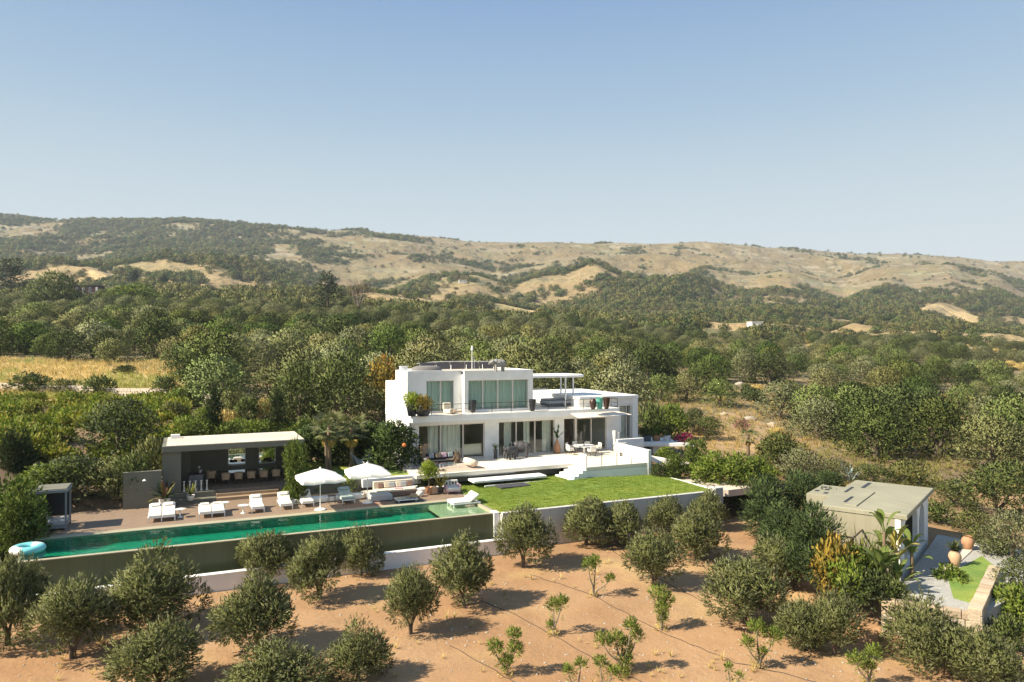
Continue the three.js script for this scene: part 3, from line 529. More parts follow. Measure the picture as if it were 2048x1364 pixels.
  mesh('lower_room', [slab([[38.6, -59.3], [40.0, -58.7], [40, -62.4], [38.6, -62.4]], -1.2, .85), slab([[41.2, -58.2], [42, -57.85], [42.2, -61.5], [41.2, -61.5]], -1.2, .85)], M.white, villa);
  const lw = mesh('window', slab([[40.0, -59.1], [41.2, -58.6], [41.2, -58.7], [40.0, -59.2]], -.95, .7), M.frameDark, villa); mesh('pane', slab([[40.08, -59.02], [41.12, -58.58], [41.12, -58.59], [40.08, -59.03]], -.9, .65), M.glass, lw);
  settle(villa, 26.5, 0, -61);
}
// pergola on the roof terrace
{
  const p = thing('pergola', 'thin white flat pergola roof on slim posts over the upper terrace', 'pergola'), y = 4.912;
  mesh('canopy', slab([[27.83, -58.6], [33.2, -58.6], [34.1, -59.2], [34.5, -60.4], [34, -62.8], [27.83, -62.8]], 7.62, 7.84, .04), M.white, p);
  for (const [x, z] of [[28.5, -62.4], [32.0, -58.9], [33.2, -59.6], [30.2, -62.4], [33.4, -62.4]]) mesh('post', bx(x - .06, x + .06, y, 7.62, z - .06, z + .06), M.whiteMetal, p);
  mesh('rail', [bx(29.9, 32, 6.4, 6.46, -62.43, -62.37)], M.whiteMetal, p);
  settle(p, 31, y, -60.7);
}
// balcony railing: posts, rails, panes
function railing(name, label, pts, y, h, step, group, glass) {
  const o = thing(name, label, 'railing', [0, 0, 0], 0, group);
  for (let s = 0; s < pts.length - 1; s++) {
    const [x0, z0] = pts[s], [x1, z1] = pts[s + 1], L = Math.hypot(x1 - x0, z1 - z0), n = Math.max(1, Math.round(L / step));
    mesh('top_rail', rod([x0, y + h, z0], [x1, y + h, z1], .022), M.blackRail, o);
    if (!glass) mesh('middle_rail', rod([x0, y + h * .55, z0], [x1, y + h * .55, z1], .012), M.blackRail, o);
    for (let k = s ? 1 : 0; k <= n; k++) mesh('post', rod([lerp(x0, x1, k / n), y, lerp(z0, z1, k / n)], [lerp(x0, x1, k / n), y + h, lerp(z0, z1, k / n)], .025), M.blackRail, o);
    if (glass) for (let k = 0; k < n; k++) { const a = (k + .04) / n, b = (k + .96) / n, g = new THREE.PlaneGeometry(L * (b - a), h - .12), t = (a + b) / 2; g.rotateY(-Math.atan2(z1 - z0, x1 - x0)).translate(lerp(x0, x1, t), y + h / 2, lerp(z0, z1, t)); mesh('pane', g, M.clearGlass, o); }
  }
  return settle(o, (pts[0][0] + pts[1][0]) / 2, y, (pts[0][1] + pts[1][1]) / 2);
}
railing('balcony_railing', 'thin black railing along the upper terrace edge', [[18.2, -56.12], [35.85, -56.12], [35.85, -57.2]], 4.912, .85, 1.75);
railing('terrace_railing', 'black railing with clear panes around the dining terrace', [[28.5, -49.05], [34.05, -49.05]], T, .88, 1.4, undefined, true);

// ---------- pool bar pavilion ----------
{
  const h = thing('pool_pavilion', 'olive grey open fronted poolside bar pavilion with cream roof', 'pavilion'), F = .6, O = M.olivePlaster;
  mesh('floor', bx(-1.1, 7.35, -.5, F, -58.8, -54.1), M.deck, h);
  mesh('plinth', bx(-1.35, 1.99, -.3, F - .02, -54.09, -53.85), O, h); mesh('plinth', bx(6.11, 7.5, -.3, F - .02, -54.09, -53.85), O, h);
  mesh('pier', bx(-1.35, -.2, F - .9, 3.4, -55.2, -54.1), O, h);
  mesh('side_wall', bx(-1.35, -1.1, -.3, 3.79, -59, -55.2), M.white, h);
  mesh('back_wall', bx(-1.1, 7.4, F, 3.4, -59, -58.8), O, h);
  mesh('side_wall', bx(7.36, 7.6, -.3, 3.4, -59, -56.4), O, h);
  mesh('roof', [bx(-1.36, 7.9, 3.4, 3.8, -59.05, -53.8, .015)], O, h);
  mesh('roof_surface', bx(-1.1, 7.86, 3.8, 3.83, -59.0, -53.86), M.roofCream, h);
  mesh('inner_partition', bx(-.2, .4, F, 3.4, -58.8, -57.0), O, h);
  for (const [a, b] of [[3.05, 4.2], [5.25, 6.4]]) { const w = mesh('mirror', bx(a, b, F + .95, F + 2.75, -58.795, -58.76), M.mirror, h); mesh('frame', [bx(a - .04, a, F + .9, F + 2.76, -58.79, -58.74), bx(b, b + .04, F + .9, F + 2.76, -58.79, -58.74), bx(a - .04, b + .04, F + .9, F + .95, -58.79, -58.74)], M.whiteMetal, w); }
  for (let k = 0; k < 2; k++) mesh('step', bx(2.0, 6.1, -.014, F - .2 * (k + 1) - .0, -54.09 + k * .45, -53.64 + k * .45, .02), M.stepWood, h);
  mesh('wall_lamp', [new THREE.SphereGeometry(.16, 10, 8).scale(1, .6, .6).translate(4.85, F + 2.4, -58.7)], M.copper, h); mesh('wall_lamp', [new THREE.SphereGeometry(.16, 10, 8).scale(1, .6, .6).translate(7.0, F + 2.6, -58.7)], M.copper, h);
  mesh('roof_vent', [bx(-.9, -.3, 3.83, 4.1, -58.4, -57.9, .03)], M.whiteMetal, h);
  settle(h, 3, 0, -56.5);
  tag(mesh('shower_wall', [bx(-3.6, -1.36, -.6, 2.3, -53.2, -52.95), bx(-3.62, -1.36, 2.3, 2.36, -53.24, -52.91)], M.olivePlaster), 'dark olive free standing wall left of the bar pavilion', 'wall');
  const sh = thing('wall_shower', 'small chrome shower head on the dark olive wall', 'shower', [-2.35, 1.75, -52.9]); mesh('arm', rod([0, .15, -.05], [0, .18, .22], .015), M.steel, sh); mesh('head', new THREE.CylinderGeometry(.05, .13, .08, 12).translate(0, .1, .24), M.whiteMetal, sh);
  tag(mesh('planter_wall', bx(-1.0, 1.98, -.4, .22, -53.83, -53.2, .02), M.olivePlaster), 'low dark planter wall left of the pavilion steps', 'planter');
}

// ---------- guest hut on the right ----------
{
  const A = [.61, .79], B = [-.79, .61], N = [19.7, 36.8], F = -1.0;
  const h = thing('guest_hut', 'beige flat roofed garden hut with arched opening on its shaded side', 'hut', [0, 0, 0]);
  const q = (a, b) => toWorld(N[0] + A[0] * a + B[0] * b, N[1] + A[1] * a + B[1] * b), poly = (...pts) => pts.map(p => q(...p));
  const top = 2.0, box = (a0, a1, b0, b1, y0, y1, bev) => slab(poly([a0, b0], [a0, b1], [a1, b1], [a1, b0]).reverse(), y0, y1, bev);
  mesh('near_wall', box(0, .25, .26, 4, F - .8, top - .25), M.hutWall, h);
  mesh('far_wall', box(8.6, 8.85, .26, 4, F - .8, top - .25), M.hutWall, h);
  mesh('back_wall', box(.25, 8.6, 3.75, 4, F - .8, top - .25), M.hutWall, h);
  // shaded side with two openings, one arched
  const sideShape = new THREE.Shape([[0, F - .8], [8.85, F - .8], [8.85, top - .25], [0, top - .25]].map(p => new THREE.Vector2(...p)));
  const arch = new THREE.Path(); arch.moveTo(5.7, F); arch.lineTo(7.5, F); arch.lineTo(7.5, F + 1.5); arch.absarc(6.6, F + 1.5, .9, 0, Math.PI, false); arch.lineTo(5.7, F); sideShape.holes.push(arch);
  const door = new THREE.Path(); door.moveTo(1.1, F); door.lineTo(5.1, F); door.lineTo(5.1, F + 1.8); door.quadraticCurveTo(5.1, F + 2.4, 4.5, F + 2.4); door.lineTo(1.7, F + 2.4); door.quadraticCurveTo(1.1, F + 2.4, 1.1, F + 1.8); sideShape.holes.push(door);
  const sg = new THREE.ExtrudeGeometry(sideShape, { depth: .25, bevelEnabled: false, curveSegments: 14 }), o = q(0, .26), e = q(1, .26);
  sg.rotateY(-Math.atan2(e[1] - o[1], e[0] - o[0])).translate(o[0], 0, o[1]); const inw = q(0, .13), mid = sg; mid.translate((inw[0] - o[0]) * .0, 0, (inw[1] - o[1]) * .0);
  mesh('side_wall', mid, M.white, h);
  mesh('glass_door', box(3.2, 5.3, .7, .73, F + .021, F + 2.4), M.glass, h);
  const roof = mesh('roof', box(-.05, 8.9, -.3, 4.05, top - .25, top, .03), M.hutRoof, h);
  mesh('skylight_slot', box(1.4, 3.2, 2.9, 3.05, top, top + .02), M.black, roof); mesh('skylight_slot', box(4.3, 6.2, 3.55, 3.7, top, top + .02), M.black, roof); mesh('skylight_slot', box(6.3, 8.3, 3.0, 3.2, top, top + .02), M.black, roof);
  mesh('roof_step', box(.6, 5.2, 2.2, 2.8, top, top + .06, .01), M.hutRoof, roof);
  const lb = mesh('low_block', [box(3.2, 6.6, 4.06, 5.5, F - 1, top - .12, .02)], M.hutRoof, h);
  for (const [a, b] of [[3.8, 4.5], [4.9, 4.7], [5.6, 5.0], [4.2, 5.1]]) mesh('vent_opening', box(a, a + .4, b, b + .22, top - .12, top - .10), M.black, lb);
  mesh('floor', box(.25, 8.6, .26, 3.75, F - .3, F + .02), M.floor, h);
  settle(h, ...(() => { const c = q(4.4, 2); return [c[0], F, c[1]]; })());
  struct(mesh('gravel_court', slab(poly([-2.5, -.35], [-4.5, -3.6], [2, -5.5], [9, -4.6], [10, -.35]), F - .8, F - .01), M.gravel), 'grey gravel court beside the guest hut');
  // small steel pergola frame on its near side
  const p = thing('steel_pergola', 'rusty steel frame pergola against the near wall of the guest hut', 'pergola');
  const r3 = (a, b, y) => { const w = q(a, b); return [w[0], y, w[1]]; };
  for (const [a, b] of [[-2.0, 1.8], [-2.0, 4.4], [-.1, 4.4]]) mesh('post', rod(r3(a, b, F - 1), r3(a, b, .95), .05), M.bark, p);
  mesh('beam', [rod(r3(-2, 1.8, .95), r3(-2, 4.4, .95), .05), rod(r3(-2, 1.8, .95), r3(0, 1.8, .95), .05), rod(r3(-2, 4.4, .95), r3(0, 4.4, .95), .05)], M.bark, p);
  const c = q(-1, 3); settle(p, c[0], F - .6, c[1]);
}
// dry stone walls: each stone its own piece where it shows large
function stoneWall(name, label, a, b, y0, y1, thick, courses, seed, pieces = true, topMat = M.stone) {
  const o = thing(name, label, 'wall'), L = Math.hypot(b[0] - a[0], b[1] - a[1]), turn = -Math.atan2(b[1] - a[1], b[0] - a[0]), r = rngOf(seed);
  const put = g => g.rotateY(turn).translate(a[0], 0, a[1]);
  mesh('core', put(bx(0, L, y0 - .8, y1 - .04, -thick / 2 + .05, thick / 2 - .05)), M.stone, o);
  const hh = (y1 - y0) / courses, joined = [];
  for (let c = 0; c < courses; c++) for (let x = 0; x < L - .05;) {
    const w = Math.min(L - x, hh * (1.1 + 1.3 * r())), g = put(bx(x + .012, x + w - .012, y0 + c * hh + .012, y0 + (c + 1) * hh - .012 + (c === courses - 1 ? .03 * r() : 0), -thick / 2 - .03 * r(), thick / 2 + .03 * r(), .03));
    if (pieces) mesh('stone', g, stoneTones[Math.floor(r() * 4)], o); else joined.push(g); x += w;
  }
  if (joined.length) { const m = mesh('stonework', joined, topMat, o); m.userData.kind = 'stuff'; }
  return settle(o, (a[0] + b[0]) / 2, y0, (a[1] + b[1]) / 2);
}
const stoneTones = [[.50, .385, .26], [.43, .33, .23], [.56, .45, .32], [.47, .40, .31]].map(c => std(...c, .95, { map: streak, bumpMap: grainy, bumpScale: .015 }));

// ---------- things around the pool ----------
const on = (px, py, y) => { const [x, z] = P(px, py, y); return [x, y, z]; };
function lounger(label, pos, turn, w, pads, fab, recline = .6, group = 'white sun loungers along the pool') {
  const o = thing('sun_lounger', label, 'sun lounger', pos, turn, group);
  mesh('frame', [bx(-w / 2, -w / 2 + .05, .24, .30, -.95, .98, .01), bx(w / 2 - .05, w / 2, .24, .30, -.95, .98, .01), bx(-w / 2 + .051, w / 2 - .051, .24, .30, .93, .98), bx(-w / 2 + .051, w / 2 - .051, .24, .30, -.95, -.90)], M.whiteMetal, o);
  for (const sx of [-1, 1]) for (const z of [-.85, .92]) mesh('leg', bx(sx * (w / 2 - .03) - .025, sx * (w / 2 - .03) + .025, 0, .24, z - .025, z + .025), M.whiteMetal, o);
  if (pads > 1) mesh('leg', bx(-.025, .025, 0, .24, .9, .95), M.whiteMetal, o);
  for (let k = 0; k < pads; k++) {
    const pw = w / pads, x = -w / 2 + pw * (k + .5);
    const mt = mesh('mattress', bx(x - pw / 2 + .02, x + pw / 2 - .02, .301, .42, -.25, .97, .04), fab, o);
    mesh('seam', bx(x - pw / 2 + .03, x + pw / 2 - .03, .418, .424, .3, .315), M.greyFabric, mt);
    const g = bx(x - pw / 2 + .02, x + pw / 2 - .02, 0, .12, -.78, 0, .04).rotateX(recline).translate(0, .305, -.24); mesh('backrest', g, fab, o);
    const q = bx(x - pw * .34, x + pw * .34, .12, .2, -.74, -.46, .04).rotateX(recline).translate(0, .305, -.24); mesh('pillow', q, fab, o);
  }
  return o;
}
lounger('double white lounger nearest the potted plant by the olive wall', on(325, 1036, 0), 0, 1.5, 2, M.cushion, .5);
lounger('double white lounger laid flat, with a pale striped throw', on(424, 1028, 0), 0, 1.5, 2, M.cushion, .12);
lounger('single white lounger in front of the pavilion steps', on(514, 1019, 0), 0, .8, 1, M.cushion);
lounger('single white lounger between the pavilion steps and the first parasol', on(570, 1013, 0), 0, .8, 1, M.cushion);
lounger('single white lounger right beside the pole of the left parasol', on(612, 1008, 0), 0, .8, 1, M.cushion);
lounger('lounger with pale teal cushions between the two parasols', on(692, 1002, 0), 0, .86, 1, M.tealFabric);
lounger('double white lounger standing in the shallow end of the pool', on(928, 1011, -.13), Math.PI / 2 * -1, 1.3, 2, M.cushion, .62);
function tulip(label, pos, r = .3, h = .5, group = 'small round white tables by the loungers') {
  const o = thing('side_table', label, 'side table', pos, 0, group);
  mesh('top', new THREE.CylinderGeometry(r, r * .96, .03, 20).translate(0, h, 0), M.whiteMetal, o); mesh('stem', lathe([[.16, 0], [.15, .02], [.04, .07], [.025, .25], [.05, h - .03], [.02, h - .015]], 14), M.whiteMetal, o); return o;
}
tulip('round white pedestal table right of the leftmost double lounger', on(361, 1034, 0));
tulip('round white pedestal table right of the flat double lounger', on(449, 1020, 0));
tulip('round white pedestal table left of the lounger before the steps', on(487, 1026, 0), .33);
tulip('round white table at the right end of the outdoor sofa', on(826, 984, 0), .32, .45);
{
  const o = thing('side_table', 'small square black side table left of the teal lounger', 'side table', on(664, 1006, 0)); mesh('top', bx(-.25, .25, .5, .54, -.25, .25, .01), M.black, o);
  for (const a of [-1, 1]) for (const b of [-1, 1]) mesh('leg', rod([a * .22, 0, b * .22], [a * .2, .5, b * .2], .015), M.black, o);
}
function parasol(label, pos, turn, tilt) {
  const o = thing('parasol', label, 'parasol', pos, turn, 'white canvas parasols on the deck'), n = 8, R = 1.45, top = 2.66, rim = 2.1;
  mesh('pole', rod([0, .08, 0], [0, top, 0], .03, .025, 8), M.whiteMetal, o);
  mesh('base', lathe([[.36, 0], [.36, .05], [.3, .08], [.04, .1], [.035, .3]], 20), M.whiteMetal, o);
  const pt = (k, q) => { const a = k / n * 6.283 + Math.PI / 4, sq = 1 / Math.max(Math.abs(Math.cos(a)), Math.abs(Math.sin(a))), rr = R * lerp(1, sq, .92) * .94 * q; return [Math.cos(a) * rr, lerp(top, rim, Math.pow(q, 1.15)) - (q > 1 ? .2 : 0), Math.sin(a) * rr]; };
  for (let k = 0; k < n; k++) {
    const pos2 = [], idx = [], st = 5;
    for (let j = 0; j <= st; j++) { const q = j / st, a = pt(k, q), b = pt(k + 1, q), m = [(a[0] + b[0]) / 2, (a[1] + b[1]) / 2 - .06 * q, (a[2] + b[2]) / 2]; pos2.push(...a, ...m, ...b); }
    const a = pt(k, 1), b = pt(k + 1, 1), m = [(a[0] + b[0]) / 2, (a[1] + b[1]) / 2 - .06, (a[2] + b[2]) / 2]; for (const v of [a, m, b]) pos2.push(v[0] * 1.004, v[1] - .19, v[2] * 1.004);
    for (let j = 0; j <= st; j++) for (let i = 0; i < 2; i++) { const c = j * 3 + i; idx.push(c, c + 1, c + 3, c + 1, c + 4, c + 3); }
    const g = new THREE.BufferGeometry(); g.setAttribute('position', new THREE.Float32BufferAttribute(pos2, 3)); g.setIndex(idx); g.computeVertexNormals(); mesh('canopy_panel', g, M.canvas, o);
    mesh('rib', rod([0, top - .12, 0], [a[0] * .97, a[1] - .04, a[2] * .97], .009, .009, 4), M.whiteMetal, o);
  }
  mesh('finial', lathe([[.09, 0], [.07, .05], [.02, .1], [.001, .13]], 10).translate(0, top - .01, 0), M.canvas, o);
  return o;
}
parasol('square white parasol nearer the pavilion, over the single loungers', on(641, 1019, 0), .05);
parasol('square white parasol nearer the villa, beside the outdoor sofa', on(735, 1005, 0), -.06);
{
  const o = thing('outdoor_sofa', 'cream outdoor sofa with patterned cushions behind the grey ottoman', 'sofa', on(790, 989, 0), 0), w = 2.9;
  mesh('base', bx(-w / 2, w / 2, .04, .3, -.5, .5, .04), M.brownFabric, o);
  for (let k = 0; k < 3; k++) mesh('seat_cushion', bx(-w / 2 + k * w / 3 + .01, -w / 2 + (k + 1) * w / 3 - .01, .3, .46, -.38, .52, .05), M.cream, o);
  mesh('backrest', bx(-w / 2, w / 2, .3, .95, -.62, -.4, .06), M.cream, o);
  [[-.95, M.brownFabric], [-.5, M.cream], [-.1, M.greyFabric], [.35, M.cream], [.75, M.greyFabric], [1.2, M.brownFabric]].forEach(([x, m]) => mesh('cushion', cbx(.42, .36, .14, 0, 0, 0, .06).rotateX(-.25).translate(x, .48, -.3), m, o));
  mesh('chaise', bx(-w / 2 - .9, -w / 2 - .01, .05, .4, -.4, .5, .06), M.cream, o);
  mesh('folded_towel', bx(-.1, .5, .462, .52, .05, .35, .02), M.pinkFabric, o);
}
tag(mesh('ottoman', bx(-.75, .75, .03, .42, -.6, .6, .06), M.greyFabric), 'large pale grey square ottoman in front of the cream sofa', 'ottoman').position.set(...on(760, 999, 0));
{
  const o = thing('low_table', 'low white table with teal top in front of the sofa', 'table', on(812, 1001, 0)); mesh('frame', bx(-.7, .7, .12, .18, -.5, .5, .01), M.whiteMetal, o); mesh('top', bx(-.62, .62, .181, .2, -.42, .42), std(.06, .16, .17, .15), o); for (const a of [-1, 1]) for (const b of [-1, 1]) mesh('leg', bx(a * .6 - .03, a * .6 + .03, 0, .12, b * .4 - .03, b * .4 + .03), M.whiteMetal, o);
}
tag(mesh('pouf', lathe([[.001, 0], [.24, 0], [.26, .05], [.26, .36], [.22, .42], [.001, .42]], 18), M.tanFabric), 'tan drum shaped pouf right of the low teal table', 'pouf').position.set(...on(828, 999, 0));
tag(mesh('pouf', lathe([[.001, 0], [.2, 0], [.25, .12], [.25, .26], [.2, .36], [.001, .38]], 18), M.clayWhite), 'off white round pouf behind the tan one', 'pouf').position.set(...on(840, 992, 0));
{ const o = thing('wooden_cube_stool', 'light wooden cube stool near the pink armchair', 'stool', on(867, 987, 0), .1); mesh('body', bx(-.25, .25, 0, .5, -.25, .25, .06), M.jar, o); mesh('seat_inset', bx(-.2, .2, .5, .515, -.2, .2, .005), M.tanFabric, o); }
{
  const o = thing('armchair', 'pale pink armchair with black and white pattern at the lawn corner', 'armchair', on(905, 985, 0), -.1);
  mesh('seat', bx(-.48, .48, .22, .42, -.4, .45, .06), M.cushion, o); mesh('seat_frame', bx(-.5, .5, .14, .22, -.42, .44, .02), M.pinkFabric, o);
  const bk = mesh('backrest', bx(-.5, .5, .3, .85, -.5, -.36, .06), M.cushion, o); for (const [x, y, w, h] of [[-.34, .52, .1, .2], [-.1, .5, .08, .26], [.12, .55, .14, .16], [.33, .52, .07, .24]]) mesh('pattern', bx(x - w / 2, x + w / 2, y, y + h, -.358, -.352), M.black, bk);
  for (const s of [-1, 1]) mesh('armrest', bx(s * .5 - .06, s * .5 + .06, .22, .6, -.42, .4, .05), M.pinkFabric, o);
  for (const a of [-1, 1]) for (const b of [-1, 1]) mesh('leg', rod([a * .42, 0, b * .36], [a * .42, .15, b * .34], .025), M.pinkFabric, o);
}
for (const [a, lab, m] of [[[9.6, 12.4, -48.6, -46.9], 'brown flat rug on the deck under the teal lounger', M.brownFabric], [[12.9, 15.1, -47.9, -46.9], 'charcoal rug on the deck by the pool edge', M.darkFabric]]) tag(mesh('deck_rug', bx(a[0], a[1], -.014, .006, a[2], a[3], .003), m), lab, 'rug');
// float ring in the pool
{
  const o = thing('pool_ring', 'inflatable turquoise and white swim ring floating at the left end of the pool', 'swim ring', [...on(57, 1100, .03)].map((c, i) => i === 1 ? .12 : c), .4);
  const g = new THREE.TorusGeometry(.56, .25, 14, 40).rotateX(Math.PI / 2).scale(1, .8, 1); mesh('tube', g, M.ringWhite, o);
  const seg = (a, b, m) => mesh('colour_band', new THREE.TorusGeometry(.56, .252, 14, 20, b - a).rotateZ(a).rotateX(Math.PI / 2).scale(1, .805, 1), m, o); seg(.2, 2.2, M.waterRing); seg(3.6, 5.4, M.waterRing);
}
// canopied daybed
{
  const [x, z] = P(103, 1058, 0), o = thing('canopy_daybed', 'dark grey canopied daybed with blue grey mattress at the left of the deck', 'daybed', [x, 0, z - .4], 0);
  for (const a of [-.8, .8]) for (const b of [-.85, .85]) mesh('post', bx(a - .045, a + .045, 0, 2.15, b - .045, b + .045), M.greyMetal, o);
  mesh('canopy', bx(-.9, .9, 2.15, 2.32, -.95, .95, .02), M.greyMetal, o); mesh('canopy_fabric', bx(-.86, .86, 2.32, 2.38, -.92, .92, .03), M.olivePlaster, o);
  mesh('back_panel', bx(-.75, .75, .5, 2.1, -.86, -.82), M.black, o); mesh('platform', bx(-.8, .8, .1, .3, -.85, .9, .02), M.greyMetal, o);
  for (const s of [-1, 1]) mesh('mattress', bx(s * .39 - .38, s * .39 + .38, .3, .5, -.8, .9, .05), M.greyFabric, o);
  mesh('pillow', cbx(.45, .35, .14, 0, 0, 0, .06).rotateX(-.5).translate(-.5, .5, -.5), M.cushion, o);
}
// pavilion furniture
function tubChair(label, pos, turn, s = 1, group = 'woven tub chairs at the pavilion table') {
  const o = thing('tub_chair', label, 'chair', pos, turn, group); o.scale.setScalar(s);
  mesh('seat', bx(-.26, .26, .38, .46, -.26, .26, .03), M.tanFabric, o);
  mesh('back_shell', new THREE.CylinderGeometry(.32, .27, .42, 14, 1, true, Math.PI * .62, Math.PI * 1.76).rotateY(Math.PI).translate(0, .62, 0), M.tanFabric, o);
  for (const a of [-1, 1]) for (const b of [-1, 1]) mesh('leg', rod([a * .22, 0, b * .22], [a * .2, .4, b * .2], .018), M.darkWood, o); return o;
}
{
  const F = .605, o = thing('dining_table', 'long glossy dark table inside the bar pavilion', 'table', [4.4, F, -56.7]);
  mesh('top', bx(-2.2, 2.2, .7, .76, -.6, .6, .02), std(.03, .034, .04, .04), o); for (const x of [-1.6, 1.6]) mesh('pedestal', bx(x - .08, x + .08, 0, .7, -.4, .4, .02), M.black, o);
  const where = ['leftmost', 'second from the left', 'middle', 'second from the right', 'rightmost'];
  for (let k = 0; k < 5; k++) tubChair(`woven tub chair at the pavilion table, ${where[k]} on the near side`, [2.7 + k * .86, F, -55.75], Math.PI);
  tubChair('tan chair at the left head of the pavilion table', [1.75, F, -56.5], -1.7, 1.15);
  const b = thing('bar_cabinet', 'dark grey bar cabinet with metal globes in the pavilion', 'cabinet', [.75, F, -55.4]); mesh('body', bx(-.45, .45, 0, .95, -.35, .35, .01), M.slate, b); mesh('counter', bx(-.5, .5, .95, 1.0, -.4, .4, .01), M.black, b);
  for (const [x, y] of [[.2, 1.45], [.28, 1.1], [.32, 1.2]]) mesh('globe', new THREE.SphereGeometry(.08, 10, 8).translate(x, y, .1), M.steel, b); mesh('stem', rod([.2, 1, .1], [.2, 1.4, .1], .015), M.steel, b);
  const cl = ['leftmost', 'second from the left', 'middle', 'second from the right', 'rightmost'];
  for (let k = 0; k < 5; k++) { const c = thing('candle_pillar', `turned white candle pillar at the pavilion floor edge, ${cl[k]} of five`, 'candle holder', [-.02 + k * .36, F, -54.3], 0, 'candle pillars in the pavilion'); mesh('shaft', lathe([[.1, 0], [.1, .05], [.045, .1], [.035, .35], [.055, .45], [.035, .6], [.08, .66], [.08, .7], [.001, .7]], 12), M.clayWhite, c); }
}
// potted plants with blade leaves
function blades(seed, n, len, wid, cols, open, soft = .3) {
  const L = new Leaves(seed), r = rngOf(seed);
  for (let k = 0; k < n; k++) {
    const a = k * 2.4 + r(), e = open * (.3 + .7 * r()), l = len * (.7 + .4 * r()), d = [Math.cos(a) * Math.sin(e), Math.cos(e), Math.sin(a) * Math.sin(e)], side = [-Math.sin(a), 0, Math.cos(a)], c = cols[k % cols.length];
    let o = [0, 0, 0], dd = d; for (let s = 0; s < 3; s++) { L.leaf(o, dd, side, l / 3 * 1.35, wid * [1, 1.1, .7][s], c, soft, [0, 1, 0]); o = o.map((q, i) => q + dd[i] * l / 3); dd = nrm([dd[0], dd[1] - .28 * e, dd[2]]); }
  }
  return L.build();
}
function potted(name, label, pos, potPts, potMat, leafGeo, leafY, group, leafMat2 = M.leafThin) {
  const o = thing(name, label, 'potted plant', pos, 0, group), h = potPts[potPts.length - 1][1];
  mesh('pot', lathe(potPts, 18), potMat, o); mesh('soil', new THREE.CylinderGeometry(potPts[potPts.length - 1][0] * .9, potPts[potPts.length - 1][0] * .9, .04, 14).translate(0, h - .05, 0), M.darkWall, o);
  raw('leaves', leafGeo.translate(0, leafY, 0), leafMat2, o); return o;
}
potted('potted_agave', 'spiky yellow green agave in a white pot on the dark planter', on(382, 1000, .22), [[.001, 0], [.16, 0], [.26, .3], [.28, .34]], M.whiteMetal, blades(5, 16, .8, .13, [[.19, .2, .04], [.26, .25, .07], [.12, .15, .03]], .7), .3);
potted('potted_palm', 'broad leaved dark plant in a white pot left of the double lounger', on(330, 1014, 0), [[.001, 0], [.3, 0], [.36, .55], [.38, .6]], M.whiteMetal, blades(8, 26, 1.25, .3, [[.03, .055, .015], [.055, .09, .02], [.16, .15, .03], [.09, .05, .03]], 1.2), .55);
{ const o = thing('potted_tree', 'round topped bright green small tree in the bed by the terrace', 'potted tree', on(857, 986, .1)); mesh('pot', lathe([[.001, 0], [.2, 0], [.28, .4], [.3, .45]], 16), M.terracotta, o); mesh('trunk', limb([[0, .3, 0], [.06, .8, .02], [0, 1.4, 0]], .05, .03), M.bark, o); const c = raw('crown', treeProto('bright', 1).crown, M.limeLeaf, o); c.position.y = 1.05; c.scale.set(.36, .42, .36); }
potted('potted_yellow_plant', 'yellow strappy leaved plant beside the round topped tree', on(881, 984, .1), [[.001, 0], [.18, 0], [.24, .34]], M.darkPot, blades(15, 24, 1.3, .11, [[.35, .29, .05], [.42, .36, .08], [.2, .2, .04]], 1.0), .3);
// hammock chair
{
  const o = thing('hammock_chair', 'grey cloth hammock chair hanging by the palms', 'hammock chair', on(725, 938, 1), .15), n = 14, pos = [], idx = [];
  for (let j = 0; j <= n; j++) for (let i = 0; i <= n; i++) { const s = i / n * 2 - 1, t = j / n; pos.push(s * (.35 + .5 * Math.abs(s)) * (.5 + .5 * t), .35 + 1.0 * t * (.35 + .65 * s * s) - .1 * (1 - t), .3 - .6 * t - .15 * (1 - s * s)); }
  for (let j = 0; j < n; j++) for (let i = 0; i < n; i++) { const a = j * (n + 1) + i; idx.push(a, a + 1, a + n + 1, a + 1, a + n + 2, a + n + 1); }
  const g = new THREE.BufferGeometry(); g.setAttribute('position', new THREE.Float32BufferAttribute(pos, 3)); g.setIndex(idx); g.computeVertexNormals(); mesh('cloth', g, M.greyFabric, o);
  for (const s of [-1, 1]) mesh('leg', rod([s * .6, -.05, .25], [s * .82, 1.32, -.3], .025), M.greyMetal, o); mesh('foot_bar', rod([-.6, 0, .25], [.6, 0, .25], .025), M.greyMetal, o);
}

